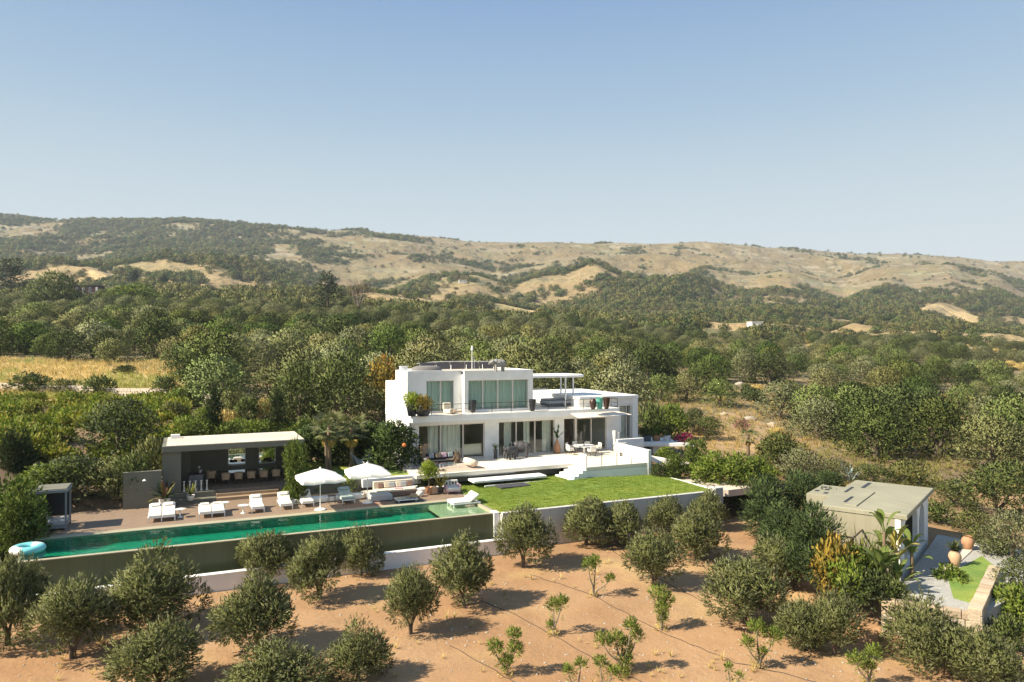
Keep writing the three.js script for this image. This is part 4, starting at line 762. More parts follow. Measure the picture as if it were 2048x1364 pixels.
// ---------- things on the terrace ----------
function whiteChair(label, pos, turn) {
  const o = thing('dining_chair', label, 'chair', pos, turn, 'white chairs round the terrace table');
  mesh('seat', bx(-.27, .27, .4, .48, -.26, .26, .03), M.cushion, o); mesh('backrest', bx(-.27, .27, .5, .92, -.3, -.22, .04), M.cushion, o);
  for (const s of [-1, 1]) { mesh('armrest', bx(s * .29 - .03, s * .29 + .03, .48, .66, -.26, .18, .02), M.cushion, o); mesh('leg', rod([s * .26, 0, .24], [s * .24, .4, .2], .018), M.black, o); mesh('leg', rod([s * .26, 0, -.26], [s * .24, .4, -.22], .018), M.black, o); } return o;
}
{
  const [cx, , cz] = on(1168, 908, T), o = thing('round_dining_table', 'round white dining table on the terrace', 'table', [cx, T, cz]);
  mesh('top', new THREE.CylinderGeometry(.95, .95, .05, 32).translate(0, .74, 0), M.whiteMetal, o); mesh('pedestal', lathe([[.45, 0], [.42, .04], [.1, .1], [.08, .5], [.2, .72]], 18), M.whiteMetal, o); mesh('table_lamp', lathe([[.1, .765], [.1, .8], [.02, .84], [.02, 1.05], [.13, 1.08], [.08, 1.2]], 12), M.black, o);
  const lab = ['at the left side of the round terrace table', 'behind the round terrace table on the left', 'behind the round terrace table in the middle', 'behind the round terrace table on the right', 'at the right side of the round terrace table', 'in front of the round terrace table'];
  [Math.PI, 4.0, 4.7, 5.4, 0, 1.6].forEach((a, k) => whiteChair('white chair with dark legs ' + lab[k], [cx + Math.cos(a) * 1.35, T, cz + Math.sin(a) * 1.35], Math.PI * 1.5 - a));
}
{
  const o = thing('lounge_sofa', 'dark grey outdoor sofa with cushions under the left terrace window', 'sofa', on(886, 926, T), .05);
  mesh('base', bx(-1.3, 1.3, .08, .35, -.45, .45, .05), M.darkFabric, o); mesh('backrest', bx(-1.3, 1.3, .35, .8, -.5, -.3, .07), M.darkFabric, o); for (const [x, m] of [[-.9, M.greyFabric], [-.3, M.tanFabric], [.2, M.pinkFabric], [.75, M.tealFabric]]) mesh('cushion', cbx(.45, .4, .15, 0, 0, 0, .06).rotateX(-.3).translate(x, .42, -.2), m, o); mesh('seat_edge', bx(-1.32, 1.32, .28, .36, .4, .5, .03), M.tanFabric, o);
  const t = thing('glass_coffee_table', 'glass topped low table in the terrace lounge', 'table', on(898, 936, T)); mesh('top', bx(-.7, .7, .36, .38, -.45, .45, .005), M.clearGlass, t); for (const a of [-1, 1]) for (const b of [-1, 1]) mesh('leg', rod([a * .6, 0, b * .38], [a * .6, .36, b * .38], .02), M.whiteMetal, t);
  const c = thing('lounge_chair', 'terracotta coloured low chair at the left of the terrace lounge', 'chair', on(864, 934, T), .9); mesh('seat', bx(-.4, .4, .2, .36, -.4, .4, .05), M.brownFabric, c); mesh('backrest', bx(-.4, .4, .34, .8, -.44, -.3, .05).rotateX(-.12), M.terracotta, c); for (const a of [-1, 1]) for (const b of [-1, 1]) mesh('leg', rod([a * .34, 0, b * .34], [a * .34, .2, b * .34], .02), M.darkWood, c);
  const d = thing('shell_chair', 'tan curved shell chair at the right of the terrace lounge', 'chair', on(942, 935, T), -1.2); mesh('shell', new THREE.SphereGeometry(.6, 18, 10, 0, Math.PI * 2, Math.PI * .45, Math.PI * .4).scale(1.2, .8, .8).rotateX(-.5).translate(0, .52, 0), M.cream, d); mesh('base', lathe([[.25, 0], [.22, .03], [.04, .06], [.04, .22]], 12), M.tanFabric, d);
  const w = thing('driftwood_sculpture', 'brown driftwood sculpture on the terrace', 'sculpture', on(914, 926, T)); const r = rngOf(8); mesh('branches', Array.from({ length: 12 }, () => { const a = r() * 6.28, b = r() * 6.28; return limb([[Math.cos(a) * .35, 0, Math.sin(a) * .3], [Math.cos(b) * .3, .35, Math.sin(b) * .25], [Math.cos(a) * .15, .8 + .5 * r(), Math.sin(a) * .15]], .06, .02, 5); }), M.palmBark, w);
  tag(mesh('terrace_rug', bx(16.1, 21.2, T, T + .014, -54.4, -51.4, .004), std(.48, .38, .31, .95, { map: weave })), 'pale pinkish woven rug under the terrace lounge', 'rug');
  const k = thing('totem_post', 'tall light brown wooden post at the left end of the terrace', 'post', on(848, 924, T)); mesh('post', bx(-.25, .25, 0, 1.4, -.12, .12, .03), M.jar, k); mesh('cap', bx(-.27, .27, 1.4, 1.45, -.14, .14, .01), M.palmBark, k);
  tag(mesh('white_vase', lathe([[.001, 0], [.13, 0], [.09, .12], [.06, .5], [.13, .78], [.16, .82]], 16), M.clayWhite), 'slim white flared vase at the left of the lounge', 'vase').position.set(...on(851, 937, T));
}
function animal(name, label, pos, turn, s, mat, trunk) {   // smooth stylised four-legged sculpture
  const o = thing(name, label, 'sculpture', pos, turn); o.scale.setScalar(s); const e = (x, y, z, a, b, c) => new THREE.SphereGeometry(1, 16, 12).scale(a, b, c).translate(x, y, z);
  mesh('body', [e(0, .85, 0, .62, .42, .36), e(.35, .92, 0, .36, .38, .32), e(-.38, .85, 0, .34, .38, .33), limb([[.5, .95, 0], [.72, .98, 0], [.95, .85, 0]], .26, .17, 10), ...(trunk ? [limb([[.9, .85, 0], [1.05, .5, 0], [1.0, .15, 0]], .13, .05, 8)] : [e(1.0, .83, 0, .16, .13, .13)])], mat, o);
  for (const [x, z] of [[.38, .2], [.38, -.2], [-.42, .2], [-.42, -.2]]) mesh('leg', limb([[x, .8, z], [x, .4, z], [x, 0, z]], .16, .1, 8), mat, o);
  for (const z of [-1, 1]) mesh('ear', e(.78, 1.12, z * .24, .05, .16, .13), mat, o); mesh('tail', limb([[-.68, .95, 0], [-.82, .7, 0], [-.8, .45, 0]], .04, .02, 5), mat, o); return o;
}
animal('elephant_sculpture', 'dark grey elephant sculpture, larger of two on the terrace', on(1043, 914, T), 2.7, 1.05, std(.055, .052, .056, .6), true);
animal('elephant_sculpture', 'dark grey elephant sculpture, smaller one head down on the terrace', on(1022, 918, T), 3.6, .85, std(.048, .047, .052, .6), true);
animal('sheep_sculpture', 'pale grey wire sheep sculpture standing on the villa roof', on(998, 743, 8.42), 3.1, .8, std(.58, .565, .54, .8, { map: grainy }), false);
potted('potted_plant', 'small plant in a black pot against the white pier', on(991, 917, T), [[.001, 0], [.14, 0], [.17, .75], [.2, .8]], M.darkPot, blades(31, 26, .55, .07, [[.07, .12, .02], [.12, .16, .03]], 1.0), .8);
potted('vase_plant', 'long curved leaves in a tall teardrop clay vase by the door', on(1114, 906, T), [[.001, 0], [.26, 0], [.33, .25], [.28, .6], [.14, 1.0], [.05, 1.28]], M.terracotta, blades(33, 7, 1.5, .2, [[.035, .07, .02], [.05, .095, .03]], 1.0), 1.25);
{
  for (const [px, m, h, lab] of [[1229, M.clayWhite, 1.95, 'pale tall column sculpture at the right of the terrace'], [1238, M.greyMetal, 1.85, 'grey slim column sculpture at the right of the terrace']]) { const o = thing('column_sculpture', lab, 'sculpture', on(px, 905, T)); mesh('shaft', lathe([[.18, 0], [.15, .1], [.13, h * .5], [.17, h * .8], [.2, h - .05], [.12, h]], 12), m, o); mesh('foot', bx(-.22, .22, -.0, .06, -.22, .22, .01), m, o); }
  const g = thing('birdcage_stand', 'tall wire birdcage on the terrace beside the parapet', 'birdcage', on(1246, 911, T)); for (let k = 0; k < 10; k++) { const a = k / 10 * 6.28; mesh('bar', rod([Math.cos(a) * .28, .1, Math.sin(a) * .28], [Math.cos(a) * .28, 1.1, Math.sin(a) * .28], .01, .01, 4), M.frame, g); } for (const y of [.1, 1.1]) mesh('ring', new THREE.TorusGeometry(.28, .015, 6, 20).rotateX(Math.PI / 2).translate(0, y, 0), M.frame, g); mesh('base', new THREE.CylinderGeometry(.28, .3, .08, 16).translate(0, .06, 0), M.frame, g);
  for (const [px, py, lab] of [[1268, 915, 'rusty iron garden chair, left one at the right end of the terrace'], [1284, 913, 'rusty iron garden chair, right one at the right end of the terrace']]) { const o = thing('iron_chair', lab, 'chair', on(px, py, T), 2.6, 'rusty iron chairs on the terrace'); mesh('seat', bx(-.24, .24, .42, .46, -.24, .24, .01), M.copper, o); mesh('backrest', [rod([-.22, .46, -.22], [-.22, .95, -.26], .015), rod([.22, .46, -.22], [.22, .95, -.26], .015), rod([-.22, .93, -.26], [.22, .93, -.26], .015), rod([-.22, .7, -.24], [.22, .7, -.24], .012)], M.copper, o); for (const a of [-1, 1]) for (const b of [-1, 1]) mesh('leg', rod([a * .22, 0, b * .22], [a * .2, .42, b * .2], .015), M.copper, o); }
  const l = thing('hoop_chair', 'black hoop backed chair beside the pale column sculpture', 'chair', on(1234, 912, T), .4); mesh('seat', new THREE.CylinderGeometry(.26, .26, .05, 16).translate(0, .42, 0), M.greyFabric, l); mesh('hoop', new THREE.TorusGeometry(.3, .025, 6, 20).translate(0, .72, -.2), M.black, l); for (const a of [-1, 1]) for (const b of [-1, 1]) mesh('leg', rod([a * .2, 0, b * .2], [a * .18, .42, b * .18], .015), M.black, l);
}
// balcony pots and furniture
const B1 = 4.915;
const bigPot = [[.001, 0], [.26, 0], [.36, .5], [.42, .72], [.4, .78]];
[['bright green grass in a tall dark pot, left of the pair on the balcony', 824, bigPot, 2, .72], ['yellow flowered bush in a round dark pot, right of the pair on the balcony', 846, [[.001, 0], [.36, 0], [.52, .25], [.5, .5], [.45, .6]], 4, .5]].forEach(([lab, px, pts, seed, y]) => { const o = potted('potted_bush', lab, on(px, 832, B1), pts, M.darkPot, blades(41 + seed, 40, .8, .05, seed === 2 ? [[.14, .2, .02], [.2, .27, .03]] : [[.3, .25, .04], [.2, .22, .03]], .6), y), c = raw('foliage', treeProto('shrub', seed).crown, seed === 2 ? M.limeLeaf : M.leafThin, o); c.position.y = y - .15; c.scale.set(.56, .74, .56); o.scale.setScalar(1.15); });
const urn = (label, pos, pts, m, s = 1) => { const o = thing('urn', label, 'urn', pos, 0, 'tall glazed urns on the balcony'); o.scale.setScalar(s); mesh('body', lathe(pts, 20), m, o); mesh('rim', new THREE.TorusGeometry(pts[pts.length - 1][0], .025, 6, 20).rotateX(Math.PI / 2).translate(0, pts[pts.length - 1][1], 0), m, o); return o; };
const tall = [[.001, 0], [.16, 0], [.2, .15], [.28, .6], [.31, .95], [.29, 1.0]], belly = [[.001, 0], [.15, 0], [.2, .1], [.34, .55], [.33, .75], [.2, .95], [.22, 1.0]];
urn('black tall urn in front of the wide upper window', on(946, 825, B1), tall, M.darkPot);
urn('black tall urn at the right corner of the upper storey', on(1065, 822, B1), tall, M.darkPot);
urn('rounded glossy brown urn, left of three at the balcony end', on(1186, 819, B1), belly, M.brownGlaze, .95);
urn('turquoise tapered urn, middle of three at the balcony end', on(1199, 818, B1), [[.001, 0], [.2, 0], [.24, .1], [.3, .9], [.34, 1.0]], M.tealGlaze, .98);
urn('dark brown tall urn, right of three at the balcony end', on(1213, 818, B1), tall, M.brownGlaze, 1.02);
urn('small teal urn against the wide upper window', on(1046, 818, B1), tall, M.tealGlaze, .75);
{
  const c = thing('iron_bistro_chair', 'white iron chair by the left upper window', 'chair', on(870, 824, B1), .3); mesh('seat', bx(-.22, .22, .43, .47, -.22, .22, .01), M.tealFabric, c); mesh('backrest', [rod([-.2, .47, -.2], [-.22, .95, -.25], .014), rod([.2, .47, -.2], [.22, .95, -.25], .014), rod([-.22, .95, -.25], [.22, .95, -.25], .014), rod([-.2, .7, -.22], [.2, .7, -.22], .012)], M.whiteMetal, c); for (const a of [-1, 1]) for (const b of [-1, 1]) mesh('leg', rod([a * .2, 0, b * .2], [a * .19, .43, b * .19], .013), M.whiteMetal, c);
  const s = thing('balcony_armchair', 'cream soft armchair on the balcony between the windows', 'armchair', on(900, 827, B1), .4); mesh('seat', bx(-.42, .42, .05, .4, -.4, .45, .08), M.cream, s); mesh('backrest', bx(-.42, .42, .3, .9, -.5, -.28, .09), M.cream, s);
  const t = thing('balcony_stool', 'low tan stool beside the cream balcony armchair', 'stool', on(915, 829, B1)); mesh('top', bx(-.38, .38, .24, .32, -.25, .25, .03), M.tanFabric, t); for (const a of [-1, 1]) for (const b of [-1, 1]) mesh('leg', rod([a * .3, 0, b * .18], [a * .3, .24, b * .18], .02), M.bark, t);
  const d = thing('balcony_daybed', 'low blue grey daybed under the roof pergola', 'daybed', on(1112, 812, B1), 0); mesh('base', bx(-1.3, 1.3, .1, .3, -.7, .7, .04), M.slate, d); mesh('mattress', bx(-1.35, 1.35, .3, .5, -.75, .75, .07), M.greyFabric, d); mesh('bolster', bx(-1.3, 1.3, .5, .72, -.72, -.45, .08), M.greyFabric, d);
  const p = thing('planter_box', 'white rectangular planter at the back of the upper terrace', 'planter', on(1093, 801, B1)); mesh('box', bx(-.5, .5, 0, .75, -.3, .3, .02), M.white, p); mesh('soil', bx(-.46, .46, .75, .765, -.26, .26), M.darkWall, p);
  const w = thing('wooden_shelf', 'light timber shelf unit on the upper terrace behind the daybed', 'shelf', on(1135, 803, B1)); mesh('side', bx(-.75, -.69, 0, .95, -.2, .2), M.jar, w); mesh('side', bx(.69, .75, 0, .95, -.2, .2), M.jar, w); for (const y of [.3, .6, .92]) mesh('board', bx(-.69, .69, y, y + .05, -.2, .2), M.jar, w);
}
// roof equipment
{
  const o = thing('solar_collector', 'row of dark tilted solar collectors with a white frame on the villa roof', 'solar panels', [21.9, 8.385, -62.6]);
  for (let k = 0; k < 5; k++) { const g = bx(-.68, .68, 0, .06, -.36, .36, .01).rotateX(.95); mesh('panel', g.translate(-2.0 + k * 1.42, .32, 0), std(.05, .045, .045, .25), o); }
  mesh('top_rail', tube([[-2.9, .55, -.28], [-1, .68, -.3], [2, .7, -.3], [4.6, .66, -.3]], .03), M.whiteMetal, o);
  for (const x of [-1.3, .1, 1.6, 3.2]) mesh('strut', rod([x, 0, .45], [x + .25, .66, -.3], .025), M.whiteMetal, o);
  for (const x of [-2.6, 0, 2.4, 4.4]) mesh('post', rod([x, 0, -.3], [x, .64, -.3], .025), M.whiteMetal, o);
  const c = thing('covered_spa', 'grey mesh covered rounded form on the villa roof', 'cover', [19.2, 8.385, -60.6]); mesh('cover', lathe([[.001, .42], [.7, .40], [1.0, .28], [1.1, 0]], 20).scale(1.25, 1, .7), std(.19, .18, .175, .9, { map: weave }), c); mesh('rim', new THREE.TorusGeometry(1.1, .05, 6, 24).rotateX(Math.PI / 2).scale(1.25, 1, .7), M.greyMetal, c);
  const a = thing('antenna_mast', 'slim white antenna mast with lantern shaped tip on the villa roof', 'antenna', [23.9, 8.385, -61.8]); mesh('mast', rod([0, 0, 0], [0, 1.75, 0], .035, .03), M.whiteMetal, a); mesh('tip', lathe([[.001, 1.65], [.12, 1.78], [.1, 1.95], [.02, 2.15], [.001, 2.2]], 10), M.whiteMetal, a); mesh('side_mast', rod([.22, 0, 0], [.22, 1.2, 0], .02), M.whiteMetal, a); mesh('bracket', rod([0, .9, 0], [.22, .9, 0], .015), M.whiteMetal, a);
}
// shade sails
function sail(label, pts, sag = .12) {
  const n = 10, pos = [], idx = [], q = pts.length === 3 ? [pts[0], pts[1], pts[2], pts[2]] : pts;
  for (let j = 0; j <= n; j++) for (let i = 0; i <= n; i++) { const s = i / n, t = j / n, p = [0, 1, 2].map(k => lerp(lerp(q[0][k], q[1][k], s), lerp(q[3][k], q[2][k], s), t)); p[1] -= sag * 4 * s * (1 - s) * Math.sin(Math.PI * t); pos.push(...p); }
  for (let j = 0; j < n; j++) for (let i = 0; i < n; i++) { const a = j * (n + 1) + i; idx.push(a, a + 1, a + n + 1, a + 1, a + n + 2, a + n + 1); }
  const g = new THREE.BufferGeometry(); g.setAttribute('position', new THREE.Float32BufferAttribute(pos, 3)); g.setIndex(idx); g.computeVertexNormals();
  const o = thing('shade_sail', label, 'shade sail'); mesh('cloth', g, M.sail, o); for (const p of pts) mesh('corner_ring', new THREE.TorusGeometry(.05, .012, 5, 10).translate(...p), M.steel, o); return settle(o, ...pts[0]);
}
sail('cream shade sail stretched below the balcony over the terrace door', [[30.8, 4.62, -55.9], [35.7, 4.62, -55.9], [36.7, 4.35, -55.0], [30.9, 4.3, -54.7]], .05);
sail('small pale sail at the far right corner of the wing roof', [[39, 5.7, -57.5], [40.9, 5.4, -57.2], [39, 5.75, -62]], .04);
sail('pale triangular sail low down right of the parapet', [[34.6, 1.55, -50.6], [38.1, .95, -47.9], [35.2, .8, -48.4]], .08);

// ---------- right hand garden ----------
const jar = [[.001, 0], [.2, 0], [.3, .3], [.36, .7], [.3, 1.0], [.2, 1.15], [.23, 1.22]];
potted('jar_cactus', 'dark green cactus in a large terracotta jar by the small lawn', on(1908, 1131, -1), jar.map(p => [p[0] * .9, p[1] * .66]), M.jar, blades(61, 60, .6, .11, [[.05, .07, .02], [.08, .1, .035], [.13, .14, .06]], .9), .72);
tag(mesh('clay_jar', lathe(jar.map(p => [p[0] * .95, p[1] * .62]), 20), M.terracotta), 'empty orange clay jar behind the cactus jar', 'jar').position.set(...on(1934, 1098, -1));
struct(mesh('side_lawn', slab([on(1893, 1150, -1), on(1962, 1112, -1), on(1985, 1130, -1), on(1940, 1205, -1), on(1905, 1195, -1)].map(p => [p[0], p[2]]), -2.2, -.97), M.lawn), 'small patch of green lawn inside the stone wall');
struct(mesh('jar_path', slab([on(1880, 1135, -1), on(1940, 1085, -1), on(1952, 1092, -1), on(1895, 1146, -1)].map(p => [p[0], p[2]]), -1.6, -.96), M.paving), 'pale paved strip beside the small lawn');
stoneWall('stone_wall', 'tall sunlit stone wall running back at the far right of the garden', P(1948, 1217, -.6), P(1989, 1130, -.6), -2.0, -.6, .5, 5, 3);
stoneWall('stone_wall', 'beige stone terrace wall under the banana plants', P(1762, 1199, -.95), P(1944, 1219, -.75), -2.1, -.85, .45, 4, 5);
// stone terrace wall across the field, and walls behind the villa garden
{
  const pts = [[-60, 780], [70, 785], [190, 790], [330, 799], [430, 815]].map(p => hit(...p));
  const names = ['leftmost length of the pinkish stone wall between field and vineyard', 'second length of the pinkish field wall, left of the round olive', 'third length of the pinkish field wall, behind the round olive', 'right end of the pinkish field wall by the tall tree'];
  for (let k = 0; k < 4; k++) { const a = pts[k], b = pts[k + 1], y = Math.min(a[1], b[1]); stoneWall('field_wall', names[k], [a[0], a[2]], [b[0], b[2]], y - .3, Math.max(a[1], b[1]) + .95, .7, 4, 20 + k, false, M.paving); }
  for (const [p, q, y0, y1, lab] of [[P(67, 924, 1.5), P(200, 906, 1.9), -.5, 1.5, 'pale topped garden wall above the left hedge'], [P(-30, 952, 1.3), P(14, 941, 1.3), -.5, 1.3, 'short garden wall at the left picture edge'], [P(572, 842, 2.9), P(655, 826, 3.2), 1, 3.1, 'brown garden wall left of the palms'], [P(716, 818, 3.6), P(772, 808, 3.6), 1, 3.6, 'brown garden wall left of the villa']]) {
    const L = Math.hypot(q[0] - p[0], q[1] - p[1]), t = -Math.atan2(q[1] - p[1], q[0] - p[0]), o = thing('garden_wall', lab, 'wall', [p[0], y0, p[1]], t); mesh('wall', bx(0, L, 0, y1 - y0, -.15, .15), std(.20, .165, .13, .9, { map: streak }), o); mesh('coping', bx(-.03, L + .03, y1 - y0, y1 - y0 + .06, -.19, .19, .01), M.paving, o);
  }
}
// buildings far off
function house(name, label, px, row, w, h, d, wallMat, roofMat) {
  const [x, y, z, v] = hit(px, row), o = thing(name, label, 'house', [x, y - .6, z], -YAW + .2); mesh('wall', bx(-w / 2, w / 2, 0, h + .6, -d / 2, d / 2), wallMat, o); mesh('roof', bx(-w / 2 - .25, w / 2 + .25, h + .6, h + .85, -d / 2 - .25, d / 2 + .25, .03), roofMat, o);
  const nw = Math.max(2, Math.round(w / 3)); for (let k = 0; k < nw; k++) { const cx = -w / 2 + (k + .5) * w / nw, wd = mesh(k === 1 ? 'door' : 'window', bx(cx - .55, cx + .55, k === 1 ? .6 : 1.5, h - .1, d / 2, d / 2 + .06), k % 2 ? M.cream : M.frame, o); mesh('pane', bx(cx - .42, cx + .42, k === 1 ? .8 : 1.65, h - .25, d / 2 + .061, d / 2 + .075), k % 2 ? M.curtain : M.slate, wd); } return o;
}
house('dark_red_house', 'dark red hillside cabin with pale door among the trees', 178, 605, 13, 9, 7, M.darkRed, M.darkRed);
house('white_shed', 'small white shed half hidden in the trees on the left', 100, 628, 6, 4.5, 5, M.white, M.hutRoof);
house('white_farmhouse', 'tiny white house far off on the wooded slope behind the villa', 925, 566, 9, 3.6, 6, M.white, M.terracotta);
house('white_farmhouse', 'small pale house at the edge of the yellow field, right of centre', 1510, 655, 8, 3.4, 6, M.white, M.roofCream);
house('white_farmhouse', 'tiny white building on the golden slope, far right', 1847, 586, 10, 4.5, 7, M.white, M.white);

{ // planters and tubs along the low roof terrace
  const spots = [[39.4, -60.2, .5, 'dark', 3], [40.4, -59.9, .42, 'white', 1], [41.3, -59.4, .5, 'dark', 0], [42.3, -59.2, .45, 'brown', 2], [43.2, -58.7, .4, 'white', 6]];
  spots.forEach(([x, z, w, m, seed], k) => { const o = thing('planter_tub', ['dark tub with shrub, leftmost on the low roof terrace', 'small white tub second from the left on the low roof terrace', 'dark tub with dry shrub in the middle of the low roof terrace', 'brown tub with bright plant on the low roof terrace', 'small white tub nearest the magenta flowers'][k], 'planter', [x, 1.2, z], k, 'tubs on the low roof terrace'); mesh('tub', lathe([[.001, 0], [w * .8, 0], [w, .5], [w * 1.04, .55]], 14), { dark: M.slate, white: M.white, brown: M.terracotta }[m], o); const c = raw('foliage', treeProto('shrub', seed).crown, M.leafSoft, o); c.position.y = .5; c.scale.set(.5, .62, .5); });
  const t = thing('timber_bench', 'weathered timber bench on the low roof terrace', 'bench', [41.2, 1.2, -60.9], .4); mesh('seat', bx(-1.6, 1.6, .4, .46, -.25, .25, .01), M.jar, t); for (const x of [-1.4, 1.4]) mesh('leg', bx(x - .06, x + .06, 0, .4, -.22, .22), M.jar, t);
}

// ---------- the olive grove in front ----------
const groveGroup = 'olive trees of the grove';
[
  [18, 1290, 1098, 150, 'olive tree cut by the left picture edge below the pool ring'],
  [148, 1315, 1152, 152, 'olive with a bare lower trunk, in front of the left end of the channel wall'],
  [303, 1262, 1095, 188, 'broad olive hiding the channel wall left of its open stretch'],
  [318, 1376, 1226, 176, 'wide low olive at the bottom edge, below the broad one at the channel wall'],
  [515, 1298, 1140, 160, 'dense round olive right of the open white stretch of channel wall'],
  [526, 1165, 1058, 112, 'pale topped olive rising in front of the dark pool wall, leftmost there'],
  [640, 1196, 1060, 132, 'olive in front of the dark pool wall below the left parasol'],
  [722, 1150, 1043, 88, 'slim olive in front of the dark pool wall below the right parasol'],
  [822, 1268, 1130, 104, 'upright narrow olive standing free in the middle of the grove'],
  [718, 1362, 1245, 130, 'ragged open olive at the bottom edge left of the young trees'],
  [545, 1420, 1292, 210, 'olive cut by the bottom picture edge, left of centre'],
  [928, 1210, 1062, 128, 'olive below the shallow end of the pool'],
  [1047, 1134, 1003, 114, 'dark rounded olive at the corner where pool and lawn wall meet'],
  [1172, 1090, 990, 108, 'left one of the touching olive pair before the lawn wall'],
  [1248, 1090, 994, 92, 'right one of the touching olive pair before the lawn wall'],
  [1308, 1172, 1058, 118, 'leaning olive right of the touching pair, nearer the lens'],
  [1392, 1118, 1008, 112, 'tall brushy olive below the end pillar of the lawn wall'],
  [1330, 1062, 986, 84, 'small olive against the lawn wall left of its end pillar'],
  [1418, 1060, 975, 74, 'thin olive tight against the end pillar of the lawn wall'],
  [1486, 1246, 1108, 162, 'large olive leading the right hand row, left of the conifers'],
  [1562, 1190, 1068, 132, 'olive between the large one and the dark conifers'],
  [1602, 1300, 1188, 106, 'left one of the two joined olives below the garden terrace wall'],
  [1668, 1308, 1180, 108, 'right one of the two joined olives below the garden terrace wall'],
  [1850, 1336, 1192, 154, 'broad olive in front of the beige stone terrace wall'],
  [1985, 1384, 1256, 140, 'olive in the bottom right corner'],
  [1702, 1200, 1098, 128, 'olive below the yellow bush beside the guest hut'],
].forEach(([px, b, t, w, lab], k) => stand('olive_tree', lab, 'olive tree', 'olive', 1 + k * 3 % 7, px, b, t, w, 3.35, 3.35, groveGroup));
// young cut-back olives with tufts at the branch ends: [x, y, tuft radius]
function young(px, base, label, arms, s = 1) {
  const [x, y, z] = hit(px, base), o = thing('young_olive_tree', label, 'young tree', [x, y, z], -YAW, 'young pruned olives on the open soil'), L = new Leaves(Math.round(px)), g = [], r = rngOf(px);
  o.scale.setScalar(s);
  for (const [ax, ay, q] of arms) {
    const dz = (r() - .5) * .5, ex = ax * 1.0; g.push(limb([[0, -.15, 0], [ex * .15 + .03, ay * .3, dz * .2], [ex * .65, ay * .62, dz * .6], [ex, ay, dz]], .055, .02, 6));
    L.fill([[ex, ay + q * .35, dz, q * .78, q * .75, q * .78], [ex + q * .3, ay + q * .1, dz, q * .5, q * .5, q * .5]], { n: Math.round(400 * q), per: 5, len: .12, wid: .034, cols: [[.15, .205, .03], [.19, .24, .04], [.12, .17, .026], [.24, .27, .06]], up: .9, wild: .5, inner: .3, soft: .5 });
    L.fill([[ex * .6, ay * .6, dz * .6, .12, ay * .25, .12]], { n: 12, per: 4, len: .09, wid: .028, cols: FRESH, up: .5, inner: .2 });
  }
  L.fill([[0, .05, 0, .22, .12, .22]], { n: 40, per: 4, len: .12, wid: .03, cols: DRY, up: .9, inner: .1 });
  mesh('trunk', g, M.paleBark, o); raw('crown', L.build(), M.leafSoft, o); return o;
}
young(1186, 1192, 'young olive with a tall stem and a low side shoot, topmost of the young trees', [[-.25, 1.55, .34], [.15, 1.7, .25], [.85, .95, .18]]);
young(1106, 1270, 'young olive with one rounded flag like tuft leaning right', [[.05, 1.2, .34], [.38, 1.5, .26], [-.1, .35, .14]]);
young(1322, 1260, 'young olive shaped like a full upright fan on a pale stem', [[-.1, 1.45, .45], [.22, 1.3, .36], [0, .95, .32], [.05, .5, .2]]);
young(1246, 1345, 'widest young olive with three separate tufts and a long right shoot', [[-.85, 1.2, .32], [-.3, 1.25, .3], [.1, .9, .3], [.3, 1.85, .28], [.6, 1.35, .2], [.1, .4, .3]]);
young(1012, 1350, 'young olive with three tufts near the bottom left of the open soil', [[-.45, .95, .32], [.35, .95, .3], [.3, 1.5, .27], [0, .5, .25]]);
young(1516, 1336, 'vase shaped young olive with pale forked stems, right of the open soil', [[-.5, 1.0, .26], [-.05, 1.55, .34], [.6, 1.25, .36], [.1, .7, .12]]);
young(1152, 1392, 'stubby young shoot cut by the bottom edge, left of two', [[-.3, .9, .16], [.2, 1.05, .16]]);
young(1206, 1392, 'thin young shoot cut by the bottom edge, right of two', [[-.1, 1.2, .18], [.35, .9, .14]]);
young(1735, 1374, 'young olive at the bottom edge between the right hand olives', [[-.5, 1.0, .3], [.3, 1.2, .3], [0, .7, .25]]);
young(1462, 1396, 'nearly leafless young stem at the bottom edge', [[-.1, 1.1, .08], [.3, .9, .06]]);
{ const [x, y, z] = hit(1238, 1352), L = new Leaves(3); L.fill([[0, .1, 0, .35, .2, .3]], { n: 120, per: 4, len: .12, wid: .03, cols: FRESH, up: 1, inner: .2 }); tag(raw('grass_tuft', L.build(), M.leafSoft), 'small bright tuft at the foot of the widest young olive', 'tuft').position.set(x, y, z); }
// drip hoses lying on the soil
[
  [[[955, 1200], [1030, 1228], [1100, 1268], [1180, 1312], [1250, 1350], [1330, 1385]], 'thin black drip hose running past the flag like young olive'],
  [[[1060, 1150], [1120, 1168], [1182, 1190], [1250, 1225], [1330, 1268], [1400, 1296], [1470, 1325], [1560, 1345], [1660, 1372]], 'thin black drip hose from the topmost young olive to the vase shaped one'],
  [[[1200, 1085], [1250, 1118], [1310, 1155], [1390, 1195], [1450, 1225]], 'thin black drip hose past the leaning olive'],
  [[[900, 1290], [990, 1340], [1060, 1385]], 'thin black drip hose at the bottom edge left of centre'],
].forEach(([pts, lab]) => { const q = []; for (let k = 0; k < pts.length - 1; k++) for (let s = 0; s < 4; s++) { const h = hit(lerp(pts[k][0], pts[k + 1][0], s / 4) + 2.2 * Math.sin(k * 3 + s * 1.9), lerp(pts[k][1], pts[k + 1][1], s / 4)); q.push([h[0], h[1] + .012, h[2]]); } tag(mesh('drip_hose', tube(q, .016, q.length * 3, 5), M.hose), lab, 'hose', 'drip hoses in the grove'); });
